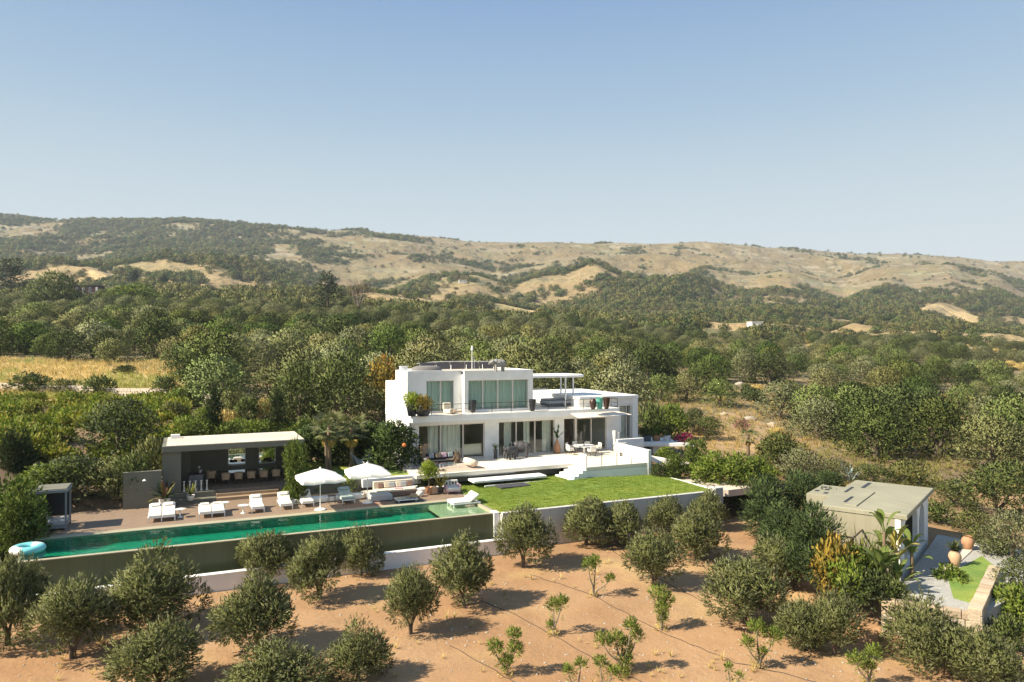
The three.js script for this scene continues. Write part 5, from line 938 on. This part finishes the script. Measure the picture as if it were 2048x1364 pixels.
// scattered stones and dry weeds
function scatter(name, geo, mat, n, seed, pick, label, category, sy = 1) {
  const r = rngOf(seed), list = []; let tries = 0;
  while (list.length < n && tries++ < n * 30) { const p = pick(r); if (p) list.push(p); }
  const im = new THREE.InstancedMesh(geo, mat, list.length), m = new THREE.Matrix4(), q = new THREE.Quaternion(), e = new THREE.Euler(), c = new THREE.Color();
  list.forEach(([x, y, z, s, tint], i) => { m.compose(new THREE.Vector3(x, y, z), q.setFromEuler(e.set(0, r() * 6.28, 0)), new THREE.Vector3(s, s * sy * (.8 + .4 * r()), s)); im.setMatrixAt(i, m); if (tint) im.setColorAt(i, c.setRGB(...tint)); });
  im.name = name; im.castShadow = im.receiveShadow = true; im.userData = label ? { kind: 'stuff', label, category } : { kind: 'stuff' }; if (label) scene.add(im); return im;
}
{
  const g = new THREE.IcosahedronGeometry(.06, 0); g.scale(1, .6, .8);
  scatter('grove_stones', g, M.rock, 2600, 21, r => { const v = 24 + r() * 24, u = (r() * 2 - 1) * v * .8, [x, z] = toWorld(u, v); return z > -40.8 ? [x, height(x, z), z, .3 + r() * r() * 1.4] : null; }, 'small pale stones strewn over the grove soil', 'stones');
  const L = new Leaves(6); for (let k = 0; k < 16; k++) { const a = k * 2.4, e = .3 + .6 * ((k * 37 % 10) / 10); L.leaf([0, 0, 0], nrm([Math.cos(a) * e, 1, Math.sin(a) * e]), [-Math.sin(a), 0, Math.cos(a)], .22 + .12 * (k % 3), .02, DRY[k % 4], .85, [0, 1, 0]); } const tuft = L.build();
  const near = r => { const v = 25 + r() * 22, u = (r() * 2 - 1) * v * .78, [x, z] = toWorld(u, v); return z > -40.8 && fbm(x * .3, z * .3, 3) + .3 * (r() - .5) > .12 ? [x, height(x, z), z, .4 + r() * .9] : null; };
  scatter('dry_weeds', tuft, M.leafSoft, 320, 22, near, 'dry straw coloured weeds on the grove soil', 'weeds', .8);
  const field = r => { const px = -250 + r() * 660, v = 92 + r() * 36, u = (px - 1024) / FOCAL * v, [x, z] = toWorld(u, v); return px < 345 + 40 * r() ? [x, height(x, z), z, 1.2 + r() * 1.9, fbm(x * .12, z * .12, 3) > .12 ? [.62, .8, .55] : (t => [t, t * .98, t * .95])(.72 + .4 * r())] : null; };
  scatter('dry_grass', tuft, M.leafSoft, 5600, 23, field, 'tall golden dry grass of the field on the left', 'grass', .8);
  const slope = r => { const px = 1290 + r() * 900, v = 56 + r() * 75, u = (px - 1024) / FOCAL * v, [x, z] = toWorld(u, v); if (x < 45 && z > -69) return null; const g = fbm(x * .2, z * .2, 2) > .05 || px > 1640; return [x, height(x, z), z, .7 + r() * 1.5, (t => g ? [t * .62, t * .74, t * .5] : [t, t * .96, t * .92])(.55 + .45 * r())]; };
  scatter('slope_grass', tuft, M.leafSoft, 8500, 24, slope, 'dry grass and thistles on the slope right of the villa', 'grass', .8);
}
// ---------- vineyard ----------
{
  const L = new Leaves(41); L.fill([[0, .55, 0, .75, .5, .6], [.4, .8, .2, .5, .35, .4]], { n: 60, per: 3, len: .26, wid: .2, cols: [[.17, .225, .024], [.22, .265, .032], [.13, .18, .02], [.30, .30, .08]], up: .4, wild: .8, inner: .5, soft: .4 });
  const rowAt = (r) => { const px = -260 + r() * 630, row = Math.floor(r() * 20), v = 53 + row * 1.95 + (r() - .5) * 1.1, u = (px - 1024) / FOCAL * v, [x, z] = toWorld(u, v); if (x > -4.5 && z > -63) return null; if (v < 61 && px > 330) return null; return fbm(x * .4, z * .4, 2) > -.08 ? [x, height(x, z) - .1, z, .5 + r() * .5, (t => [t * (.9 + .4 * r()), t, t * .9])(.72 + .6 * r())] : null; };
  scatter('vineyard', L.build(), M.leafThin, 2600, 31, rowAt, 'rows of bright green vines below the pinkish field wall', 'vines');
}

// ---------- garden planting, by hand ----------
const UNITS_CITRUS = [3.7, 3.6];
const G = (name, label, cat, kind, seed, px, b, t, w, level, group) => { const U = { olive: [3.35, 3.35], wood: [7.2, 6.4], carob: [7.6, 6.6], shrub: [2.5, 1.6], hedge: [2.7, 4], conifer: [3.3, 4], cypress: [1.35, 6], bright: [3.5, 3.1], autumn: [3.7, 4.8], bare: [4.6, 6.6], pine: [8, 11.6], citrus: UNITS_CITRUS }[kind]; return stand(name, label, cat, kind, seed, px, b, t, w, U[0], U[1], group, level); };
G('hedge', 'tall bright green hedge at the left picture edge beside the pool', 'hedge', 'hedge', 1, 8, 1128, 955, 120, undefined);
G('hedge', 'green hedge column left of the canopied daybed', 'hedge', 'hedge', 2, 52, 1100, 965, 84, -.6);
G('garden_tree', 'dark spreading tree behind the canopied daybed', 'tree', 'carob', 3, 150, 1012, 902, 180, 0);
G('garden_tree', 'grey green tree between the daybed and the olive wall', 'tree', 'wood', 2, 236, 1006, 898, 140, 0);
G('garden_shrub', 'green shrub over the wall left of the daybed', 'shrub', 'bright', 2, 98, 985, 925, 120, 1);
G('garden_shrub', 'grey green shrub tight against the left side of the pavilion', 'shrub', 'shrub', 1, 302, 965, 873, 80, 1);
G('garden_shrub', 'leafy shrub behind the dark olive wall', 'shrub', 'shrub', 6, 262, 980, 905, 70, 1);
G('round_olive_tree', 'large rounded dark olive standing alone before the vineyard', 'olive tree', 'carob', 3, 240, 925, 788, 168, undefined);
G('cypress_tree', 'thick dark cypress, left of the pair at the left edge', 'cypress', 'cypress', 1, 22, 985, 852, 40, .3);
G('cypress_tree', 'thick dark cypress, right of the pair at the left edge', 'cypress', 'cypress', 2, 50, 980, 858, 36, .3);
G('cypress_tree', 'slim cypress beyond the left part of the pavilion roof', 'cypress', 'cypress', 3, 428, 880, 766, 30, 2);
G('cypress_tree', 'slim cypress beyond the right part of the pavilion roof', 'cypress', 'cypress', 1, 555, 880, 772, 30, 2);
G('tall_tree', 'tall leafy tree rising between pavilion and villa', 'tree', 'carob', 2, 682, 872, 688, 160, undefined);
G('tall_tree', 'second leafy tree left of the tall one behind the palms', 'tree', 'carob', 4, 600, 862, 712, 130, undefined);
[[405, 0], [440, 1], [478, 2], [515, 3], [552, 4], [590, 5], [622, 6]].forEach(([px, k]) => G('clipped_hedge', 'green hedge showing above the pavilion roof', 'hedge', k % 2 ? 'bright' : 'hedge', 3 + k % 2, px, 898, 836 + (k % 3) * 5, 62, 1.2, 'hedge plants behind the pavilion'));
G('climbing_plant', 'leafy climber over the right end of the pavilion', 'climber', 'hedge', 4, 592, 1004, 884, 40, .05);
G('climbing_plant', 'low climber at the foot of the pavilion right of its steps', 'climber', 'bright', 3, 588, 1000, 955, 40, .05);
[[622, 928, 852, 84], [664, 926, 846, 88], [706, 926, 850, 90], [744, 928, 846, 92]].forEach(([px, b, t, w], k) => G('dark_hedge', 'dark hedge in shade behind the palms', 'hedge', 'citrus', 2 + (k % 3), px, b, t - 4, w + 10, 1, 'dark hedge behind the palms'));
const orangeBush = G('orange_tree', 'big dark citrus bush against the left wall of the villa', 'citrus bush', 'citrus', 1, 786, 938, 838, 108, .95);
{ const f = mesh('fruit', new THREE.SphereGeometry(.28, 10, 8), M.orangeFruit, orangeBush); orangeBush.updateMatrixWorld(true); f.position.copy(orangeBush.worldToLocal(orangeBush.position.clone().add(new THREE.Vector3(.35, 2.1, 1.95)))); f.scale.setScalar(.5); }
G('autumn_tree', 'orange brown tree left of the villa roof', 'tree', 'autumn', 1, 768, 830, 702, 78, undefined);
G('autumn_tree', 'yellow orange small tree behind the villa roof', 'tree', 'autumn', 2, 1056, 770, 708, 40, undefined);
G('bright_bush', 'bright green bush behind the villa roof', 'bush', 'bright', 1, 1026, 770, 706, 50, undefined);
G('bright_bush', 'yellow green bush seen under the roof pergola', 'bush', 'autumn', 3, 1095, 800, 752, 62, undefined);
[[604, 986, 952, 40], [632, 985, 955, 40], [660, 983, 950, 46], [698, 980, 948, 48], [724, 978, 950, 40], [842, 972, 945, 36], [878, 968, 938, 40], [822, 972, 950, 30]].forEach(([px, b, t, w], k) => G('border_plant', ['low plant at the left end of the bed behind the bench', 'low plant under the left parasol in the bed', 'dark plant behind the black side table', 'leafy plant behind the teal lounger', 'upright plant left of the outdoor sofa', 'plant right of the outdoor sofa', 'plant beside the yellow strappy one', 'small plant beside the round white table'][k], 'plant', 'shrub', [0, 6, 5, 2, 11, 12, 5, 1][k], px, b, t, w, .12));
[[362, 815, 770, 50, 2], [395, 812, 765, 56, 0], [470, 838, 780, 56, 1], [500, 850, 790, 60, 6], [530, 845, 795, 46, 3], [585, 850, 800, 60, 7], [630, 850, 805, 50, 12], [410, 850, 812, 44, 8], [452, 858, 818, 50, 9], [350, 838, 800, 50, 13], [372, 870, 830, 56, 14], [480, 868, 835, 50, 2]].forEach(([px, b, t, w, s], k) => G('wild_bush', ['bush at the right end of the field wall', 'second bush at the right end of the field wall', 'bush right of the left slim cypress', 'bush between the two slim cypresses', 'yellow bush left of the right slim cypress', 'bush right of the right slim cypress', 'bush at the foot of the tall leafy tree', 'bush left of the left slim cypress', 'low bush in front of the left slim cypress', 'bush at the right end of the vines', 'bush between the vines and the pavilion roof', 'bright low bush above the pavilion roof'][k], 'bush', s % 5 === 0 ? 'citrus' : 'shrub', s, px, b, t, w, undefined));
[[62, 786, 742, 74, 0], [128, 788, 758, 64, 1], [196, 792, 748, 62, 6], [250, 748, 730, 40, 5], [330, 795, 752, 54, 12]].forEach(([px, b, t, w, s], k) => G('field_bush', ['leafy bush in the dry field at far left', 'low grey bush in the dry field left of the round olive', 'bush in the dry field above the round olive', 'small dark bush in the middle of the dry field', 'bush at the right edge of the dry field'][k], 'bush', 'shrub', s, px, b, t, w, undefined));
// right of the villa
[[1302, 880, 800, 60, 'shrub', 0], [1340, 878, 806, 64, 'bright', 2], [1388, 868, 812, 60, 'carob', 1], [1330, 930, 892, 40, 'bright', 1], [1352, 962, 905, 46, 'hedge', 2], [1318, 962, 925, 34, 'shrub', 5], [1390, 955, 880, 40, 'hedge', 3], [1415, 880, 828, 70, 'carob', 2]].forEach(([px, b, t, w, kind, s], k) => G('garden_shrub', ['dry green shrub by the right corner of the wing', 'bright leafy shrub behind the low blue white roof', 'dark shrub at the foot of the dry slope', 'bright shrub beside the lower room', 'tall leafy shrub under the triangular sail', 'dark shrub right of the terrace parapet', 'leafy climber right of the low roof tip', 'dark green shrub above the magenta flowers'][k], 'shrub', kind, s, px, b, t, w, b > 920 ? -.3 : undefined));
{
  const L = new Leaves(71); L.fill(crownLobes(3, { w: 1.7, h: 1.2, y0: 0, n: 8, size: .5 }), { n: 380, per: 3, len: .14, wid: .1, cols: [[.33, .015, .10], [.42, .03, .16], [.24, .012, .07], [.06, .09, .02]], up: .3, inner: .6 }); const o = thing('bougainvillea', 'magenta bougainvillea at the tip of the low blue white roof', 'flowering bush', [44.3, .9, -57.4]); raw('flowers', L.build(), M.leafThin, o); mesh('stem', limb([[0, -1.6, 0], [.1, -.6, 0], [0, .3, 0]], .05, .03), M.bark, o);
  [[1485, 862, 34, 'pink oleander left of the slim palm'], [1552, 925, 26, 'dark pink oleander right of the bright hedge'], [1405, 872, 30, 'pale pink flowering bush above the magenta one']].forEach(([px, row, w, lab], k) => { const [x, y, z, v] = hit(px, row), L2 = new Leaves(80 + k); L2.fill(crownLobes(k, { w: 2, h: 1.6, y0: 0, n: 8, size: .5 }), { n: 300, per: 3, len: .15, wid: .09, cols: [[.42, .16, .18], [.36, .10, .14], [.07, .1, .03], [.1, .12, .03]], up: .3, inner: .6 }); const p = thing('oleander', lab, 'flowering bush', [x, y, z], k, 'oleanders right of the villa'); raw('flowers', L2.build(), M.leafThin, p); p.scale.setScalar(w * v / FOCAL / 2); });
}
[[1424, 972, 902, 84, 'left'], [1476, 975, 906, 86, 'middle'], [1522, 972, 912, 70, 'right']].forEach(([px, b, t, w, s], k) => G('bright_hedge', `bright green broad leaved hedge beyond the garden path, ${s} third`, 'hedge', 'bright', k + 1, px, b, t, w, -.4, 'bright hedge beyond the path'));
[[1470, 1026, 968, 76, 'leftmost dark conifer, by the end of the garden path'], [1530, 1075, 955, 112, 'large dark conifer in front of the bright hedge'], [1600, 1062, 950, 104, 'dark conifer left of the guest hut roof'], [1566, 1125, 1010, 110, 'feathery conifer below the large one'], [1655, 1120, 985, 100, 'conifer growing over the steel pergola'], [1655, 1000, 945, 70, 'conifer tip behind the left end of the guest hut']].forEach(([px, b, t, w, lab], k) => G('conifer', lab, 'conifer', 'conifer', 1 + k % 3, px, b, t, w, undefined));
[[1600, 968, 888, 112, 'wood', 1, 'grey green shrub mass above the conifers'], [1668, 962, 912, 84, 'wood', 5, 'olive green shrub behind the guest hut'], [1745, 968, 925, 90, 'carob', 2, 'low green bush right behind the guest hut roof'], [1815, 972, 920, 80, 'shrub', 1, 'grey shrub behind the right end of the guest hut'], [1990, 1040, 924, 168, 'carob', 6, 'large leafy tree at the right edge behind the gravel court'], [2024, 1128, 1008, 120, 'wood', 4, 'grey green tree at the right edge beside the small lawn'], [1905, 1012, 955, 86, 'carob', 4, 'green tree behind the clay jar'], [2030, 1262, 1165, 96, 'bright', 2, 'leafy bush right of the tall stone wall'], [2012, 1300, 1225, 70, 'shrub', 6, 'low bush below the tall stone wall at the right edge'], [1910, 1210, 1130, 84, 'bright', 3, 'fresh green citrus inside the stone walls'], [1872, 1180, 1130, 50, 'shrub', 2, 'bright low bush beside the white stones'], [1870, 1045, 1000, 60, 'shrub', 0, 'rounded bush behind the gravel court'], [1960, 1090, 1050, 56, 'shrub', 7, 'grey cushion bush above the small lawn']].forEach(([px, b, t, w, kind, s, lab]) => G('garden_shrub', lab, 'shrub', kind, s, px, b, t, w, undefined));
[[1640, 1160, 1008, 112, 'conifer', 2, 'dark climber grown over the steel pergola'], [1668, 1176, 1066, 84, 'shrub', 4, 'golden yellow bush below the steel pergola'], [1708, 1172, 1085, 60, 'bright', 1, 'leafy bush between the steel pergola and the hut wall'], [1610, 1150, 1040, 84, 'conifer', 1, 'dark conifer left of the steel pergola'], [1690, 1190, 1110, 84, 'shrub', 2, 'fresh green bush left of the feathery palms'], [1735, 1200, 1140, 90, 'shrub', 5, 'dark bush under the feathery palms'], [1778, 1205, 1150, 70, 'shrub', 6, 'bush at the foot of the banana plants'], [2036, 1190, 1110, 90, 'carob', 2, 'dense bush at the right edge below the grey green tree'], [1945, 1062, 1020, 70, 'shrub', 1, 'grey bush behind the orange clay jar'], [2000, 1112, 1075, 60, 'shrub', 6, 'rounded dark bush right of the small lawn']].forEach(([px, b, t, w, kind, s, lab]) => G('garden_shrub', lab, 'shrub', kind, s, px, b, t, w, -1.15));
// palms
function fanFrond(seed) { const L = new Leaves(seed), n = 17; for (let k = 0; k < n; k++) { const a = (k / (n - 1) - .5) * 3.6, d = nrm([Math.sin(a), -.15 - .25 * Math.abs(a) / 1.8, Math.cos(a)]); L.leaf([0, 0, .75], d, nrm([Math.cos(a), 0, -Math.sin(a)]), .62, .09, [[.16, .175, .065], [.22, .23, .10], [.12, .135, .045]][k % 3], .6, [0, 1, 0]); } L.leaf([-.0, 0, 0], [0, 0, 1], [1, 0, 0], .85, .035, [.12, .11, .05], .3, [0, 1, 0]); return L.build(); }
const fronds = [fanFrond(1), fanFrond(2), fanFrond(3)];
function palm(name, label, pos, h, s, n = 24) {
  const o = thing(name, label, 'palm', pos, pos[0]); const r = rngOf(Math.round(pos[0] * 10)), rings = [limb([[0, -.2, 0], [.05, h * .4, 0], [.02, h * .75, .03], [0, h, 0]], .2, .15, 9)]; mesh('trunk', rings, M.palmBark, o);
  for (let k = 0; k < n; k++) { const f = raw('frond', fronds[k % 3], M.leafThin, o), e = 1.0 - 1.75 * (k / n); f.rotation.set(-e * .9, k * 2.4, 0, 'YXZ'); f.position.set(0, h - .05 - .25 * (k / n), 0); f.scale.setScalar(s * (.85 + .3 * r())); }
  for (let k = 0; k < 7; k++) { const f = raw('dead_frond', fronds[k % 3], deadLeaf, o); f.rotation.set(1.15 + r() * .3, k * .9, 0, 'YXZ'); f.position.set(0, h - .35, 0); f.scale.setScalar(s * .8); } return o;
}
const deadLeaf = new THREE.MeshStandardMaterial({ color: rgb(2.6, 1.7, 1.1), vertexColors: true, roughness: 1, side: THREE.DoubleSide });
palm('fan_palm', 'fan palm with a pair of stems, left of the two beside the pavilion', on(659, 942, .95), 3.5, 1.3);
palm('fan_palm', 'fan palm right of the first, near the hammock chair', on(703, 938, .95), 3.3, 1.25);
palm('fan_palm', 'slim fan palm among the shrubs right of the villa', (([x, y, z]) => [x, y, z])(hit(1496, 925)), 2.6, .7, 18);
mesh('second_stem', limb([[0, -.2, 0], [.05, 1.4, 0], [.1, 2.9, 0]], .13, .1, 8), M.palmBark, scene.children.find(o => o.name === 'fan_palm')).position.set(.42, 0, -.1);
// banana and bird of paradise plants: each paddle its own leaf
const paddle = (() => { const pos = [], col = [], idx = [], n = 8; for (let j = 0; j <= n; j++) { const t = j / n, w = t < .25 ? .03 : .17 * Math.sin(Math.PI * Math.min(1, (t - .25) / .75 * .93 + .05)), y = t * 1.6 - .5 * t * t * t, z = .55 * t * t; for (const s of [-1, 0, 1]) { pos.push(s * w, y + (s ? .05 : 0), z); col.push(...(s ? [.12, .175, .03] : [.18, .22, .06])); } } for (let j = 0; j < n; j++) for (let i = 0; i < 2; i++) { const a = j * 3 + i; idx.push(a, a + 1, a + 3, a + 1, a + 4, a + 3); } const g = new THREE.BufferGeometry(); g.setAttribute('position', new THREE.Float32BufferAttribute(pos, 3)); g.setAttribute('color', new THREE.Float32BufferAttribute(col, 3)); g.setIndex(idx); g.computeVertexNormals(); return g; })();
function banana(label, px, row, h, n, s, tint) {
  const [x, y, z] = on(px, row, -1.15), o = thing('banana_plant', label, 'banana plant', [x, y, z], px, 'broad leaved plants beside the guest hut'), r = rngOf(px); mesh('stalk', limb([[0, -.3, 0], [.03, h * .5, 0], [0, h, 0]], .13, .07, 8), M.palmBark, o);
  for (let k = 0; k < n; k++) { const f = raw('leaf', paddle, tint ?? M.leafThin, o); f.rotation.set(.05 + .8 * r() * (k / n + .15), k * 2.4, (r() - .5) * .4, 'YXZ'); f.position.y = h * (.55 + .45 * (1 - k / n)); f.scale.set(s, s * (.8 + .4 * r()), s); }
}
banana('tallest upright paddle leaved plant in front of the guest hut', 1768, 1168, 2.6, 10, 1.05);
banana('yellowing paddle leaved plant at the near corner of the guest hut', 1792, 1165, 1.6, 10, .95, new THREE.MeshPhysicalMaterial({ color: rgb(2.2, 1.35, .7), vertexColors: true, roughness: .9, side: THREE.DoubleSide, transmission: .35, thickness: 0 }));
banana('dark paddle leaved plant in front of the golden leaves', 1758, 1188, 1.0, 12, 1.15);
banana('paddle leaved plant with red brown stems beside the gravel', 1822, 1160, 1.4, 10, .95);
banana('low paddle leaved plant left of the white stones', 1795, 1190, .5, 10, 1.0);
[[1718, 1160, 'feathery yellow green palm clump, left of the pair by the guest hut', 2.5], [1746, 1172, 'feathery yellow green palm clump, right of the pair by the guest hut', 2.5]].forEach(([px, row, lab, len], k) => { const [x, y, z] = on(px, row, -1.15), o = thing('areca_palm', lab, 'palm', [x, y, z], k); raw('fronds', blades(90 + k, 90, len, .07, [[.12, .14, .02], [.17, .175, .03], [.08, .1, .02]], .95), M.leafThin, o); mesh('stems', [limb([[0, -.2, 0], [.1, .5, 0]], .06, .03), limb([[.1, -.2, .1], [0, .6, .1]], .06, .03)], M.palmBark, o); });
{ const [x, y, z] = hit(1700, 968), o = thing('blue_agave', 'pale blue agave behind the guest hut', 'agave', [x, y, z]); raw('leaves', blades(95, 18, 1.6, .16, [[.25, .32, .30], [.32, .38, .35]], .75), M.leaf, o); mesh('stem', limb([[0, -.2, 0], [0, .3, 0]], .15, .08), M.palmBark, o); }
// white boulders by the court
[[1838, 1152, .55], [1858, 1160, .4], [1815, 1168, .45]].forEach(([px, row, s], k) => { const g = new THREE.IcosahedronGeometry(1, 2), p = g.attributes.position; for (let i = 0; i < p.count; i++) { const f = 1 + .25 * noise2(p.getX(i) * 1.7 + k * 9, p.getY(i) * 1.7 + p.getZ(i)); p.setXYZ(i, p.getX(i) * f, p.getY(i) * f * .55, p.getZ(i) * f); } g.computeVertexNormals(); const [x, y, z] = hit(px, row); const m = tag(mesh('white_boulder', g, M.clayWhite), ['largest of three pale boulders by the gravel court', 'pale boulder right of the largest one', 'pale boulder nearest the banana leaves'][k], 'boulder'); m.position.set(x, y + .1, z); m.scale.setScalar(s * 1.3); });
[[1430, 795], [1462, 808], [1500, 840], [1448, 830], [1545, 852], [1478, 770]].forEach(([px, row], k) => { const g = new THREE.IcosahedronGeometry(1, 1), p = g.attributes.position; for (let i = 0; i < p.count; i++) { const f = 1 + .3 * noise2(p.getX(i) * 2 + k * 5, p.getY(i) * 2 + p.getZ(i) * 1.3); p.setXYZ(i, p.getX(i) * f, p.getY(i) * f * .6, p.getZ(i) * f); } g.computeVertexNormals(); const [x, y, z] = hit(px, row), m = tag(mesh('slope_rock', g, M.rock), 'pale rock on the dry slope right of the villa', 'rock', 'rocks on the dry slope'); m.position.set(x, y + .1, z); m.scale.setScalar(.5 + (k % 3) * .2); });

// ---------- woods ----------
G('round_tree', 'large round dark tree on the far left, beside the red cabin', 'tree', 'carob', 4, 110, 626, 536, 120, undefined);
G('bright_tree', 'bright yellow green tree right of the red cabin', 'tree', 'bright', 2, 266, 620, 566, 90, undefined);
G('pine_tree', 'tall dark pine above the wood left of centre', 'pine', 'pine', 1, 655, 640, 545, 76, undefined);
G('bare_tree', 'bare brown tree right of the dark pine', 'tree', 'bare', 1, 716, 640, 555, 70, undefined);
G('pine_tree', 'dark conifer clump on the far left horizon', 'pine', 'pine', 2, 22, 600, 515, 90, undefined);
G('dark_cypress', 'small dark cypress beyond the bright tree', 'cypress', 'cypress', 2, 270, 575, 538, 18, undefined);
G('dark_cypress', 'second small dark cypress on the left slope', 'cypress', 'cypress', 3, 328, 580, 548, 16, undefined);
[[1490, 765, 688, 62], [1412, 742, 690, 70], [1540, 770, 700, 80]].forEach(([px, b, t, w], k) => G('umbrella_tree', ['tree with a visible pale trunk above the dry slope', 'rounded tree left of the pale trunked one', 'broad dark tree right of the pale trunked one'][k], 'tree', k ? 'carob' : 'wood', k + 1, px, b, t, w, undefined));
{
  const r = rngOf(777), found = [];
  for (let v = 60; v < 345; v += 7.3) for (let u = -v * .82; u < v * .82; u += 7.3) {
    const uu = u + (r() - .5) * 6.4, vv = v + (r() - .5) * 6.4, k = r(), sc = r(), px = 1024 + FOCAL * uu / vv, [x, z] = toWorld(uu, vv);
    if (px < -120 || px > 2170) continue;
    if (x > -10 && x < 44 && z > -70) continue;
    if (vv < 67 && px > 1330 && px < 1560) continue;
    if (vv < (px > 345 ? 79 : 73) && px < 610) continue;
    if (clearing(px, vv) || clearing(px - 14, vv - 3) || clearing(px + 8, vv)) { if (!(vv > 66 && vv < 125 && k < (px > 700 ? .3 : .07))) continue; found.push([vv, x, z, 'shrub', sc, px]); continue; }
    const c = cover(px, vv, x, z); if (k > c * (vv < 66 ? .8 : 1)) { if (k < c + .3) found.push([vv, x, z, 'shrub', sc, px]); continue; }
    const q = fbm(x / 26, z / 26, 3) + .25 * (r() - .5);
    found.push([vv, x, z, q > .13 ? 'carob' : (px > 1250 && q < -.12) ? 'shrub' : 'wood', sc, px]);
  }
  found.sort((a, b) => a[0] - b[0]);
  const made = { wood: 0, carob: 0, shrub: 0 }, rest = [];
  for (const [v, x, z, kind, s, px] of found) {
    const y = height(x, z) - .15, zone = px < 700 ? 'on the slope left of the villa' : px < 1330 ? 'in the wood behind the villa' : 'on the slope right of the villa';
    const fit = px > 1330 ? .8 : 1, big = kind === 'shrub' ? [.7 + s * .9, .6 + s * .8] : [(.72 + s * .62) * fit, (.62 + s * .75) * fit];
    const lim = { wood: 290, carob: 240, shrub: 220 }[kind];
    if (made[kind] >= lim || v > 215) { rest.push([x, y, z, kind, s, big]); continue; }
    const seed = kind === 'shrub' ? [0, 1, 3, 5, 7, 9][made[kind] % 6] : 1 + made[kind] % 6, tn = Math.floor(s * 97) % 5, size = kind === 'shrub' ? (s > .5 ? 'spreading' : 'small') : s < .33 ? 'small' : s < .7 ? 'middling' : 'large', tint = kind === 'shrub' ? '' : ['', 'pale ', 'dull ', 'brownish ', 'fresh '][tn];
    const what = kind === 'wood' ? 'grey green wild olive' : kind === 'carob' ? 'deep green evergreen' : 'wild shrub', dist2 = v < 95 ? 'up front' : v < 150 ? 'further up' : 'high up';
    const o = tree(kind === 'wood' ? 'wild_olive_tree' : kind === 'carob' ? 'evergreen_tree' : 'wild_shrub', `${size} ${tint}${what} ${dist2} ${zone}`, kind === 'shrub' ? 'shrub' : 'tree', kind, seed, [x, y, z], s * 60, 1, (kind === 'wood' ? 'wild olives ' : kind === 'carob' ? 'evergreens ' : 'wild shrubs ') + zone, kind === 'shrub' ? undefined : M.leafTones[tn]);
    o.scale.set(big[0], big[1], big[0]); made[kind]++;
  }
  console.log('woods', JSON.stringify(made), rest.length);
  const wood = new THREE.Group(); wood.name = 'distant_woodland'; wood.userData = { kind: 'stuff', label: 'distant wooded slopes that read as one mass of trees', category: 'woodland' }; scene.add(wood);
  const put = (name, geo, list) => { const im = new THREE.InstancedMesh(geo, M.leafSoft, list.length), m = new THREE.Matrix4(), q = new THREE.Quaternion(), e = new THREE.Euler(), c = new THREE.Color(); list.forEach(([x, y, z, sx, sy, a, t], i) => { m.compose(new THREE.Vector3(x, y, z), q.setFromEuler(e.set(0, a, 0)), new THREE.Vector3(sx, sy, sx)); im.setMatrixAt(i, m); im.setColorAt(i, c.setRGB(...(t ?? [1, 1, 1]))); }); im.name = name; im.castShadow = im.receiveShadow = true; im.userData.kind = 'stuff'; wood.add(im); };
  for (const kind of ['wood', 'carob', 'shrub']) for (let s = 1; s <= 3; s++) put('tree_crowns', treeProto(kind, kind === 'shrub' ? [0, 1, 3][s - 1] : s + 1).crown, rest.filter((q, i) => q[3] === kind && i % 3 === s - 1).map(([x, y, z, , sc, big]) => [x, y, z, big[0], big[1], sc * 50]));
  // far scrub
  const low = [1, 2, 3, 4].map(k => { const L = new Leaves(500 + k); L.fill(crownLobes(k + 30, { w: 2, h: 1.5, y0: -.2, n: 7, size: .55, flat: .8 }), { n: 170, per: 2, len: .22, wid: .16, cols: k === 4 ? OLIVE_PALE : k === 2 ? DARK : OLIVE, up: .4, wild: .6, inner: .75, soft: .85, vary: .25 }); return L.build(); });
  const lists = [[], [], [], []];
  for (const [n, v0, v1, r0, r1] of [[24000, 335, 760, 2.1, 4.4], [62000, 740, 2080, 2.6, 5.6]]) for (let k = 0; k < n; k++) {
    const v = Math.sqrt(lerp(v0 * v0, v1 * v1, r())), t = (r() * 2 - 1) * .78, u = t * v, px = 1024 + FOCAL * t, a = r(), b = r(), c = r(), [x, z] = toWorld(u, v);
    if (clearing(px, v)) continue; const cv = cover(px, v, x, z); if (a > smooth(.22, .72, cv) * 1.02 + .012) continue;
    const s = lerp(r0, r1, b * b) * (.7 + .5 * cv), q = fbm(x / 80, z / 80, 2); lists[Math.floor(c * 3) + (q < -.15 && c < .33 ? 3 : 0)].push([x, height(x, z) - .3, z, s, s * (.75 + .5 * c), b * 40, [.66 + .42 * c, .68 + .32 * b, .66 + .28 * c]]);
  }
  lists.forEach((l, k) => put('scrub', low[k], l)); console.log('scrub', lists.map(l => l.length).join());
}

// thin summer haze
scene.fog = new THREE.FogExp2(new THREE.Color().setRGB(.62, .72, .85), .00011);
renderer.render(scene, camera);
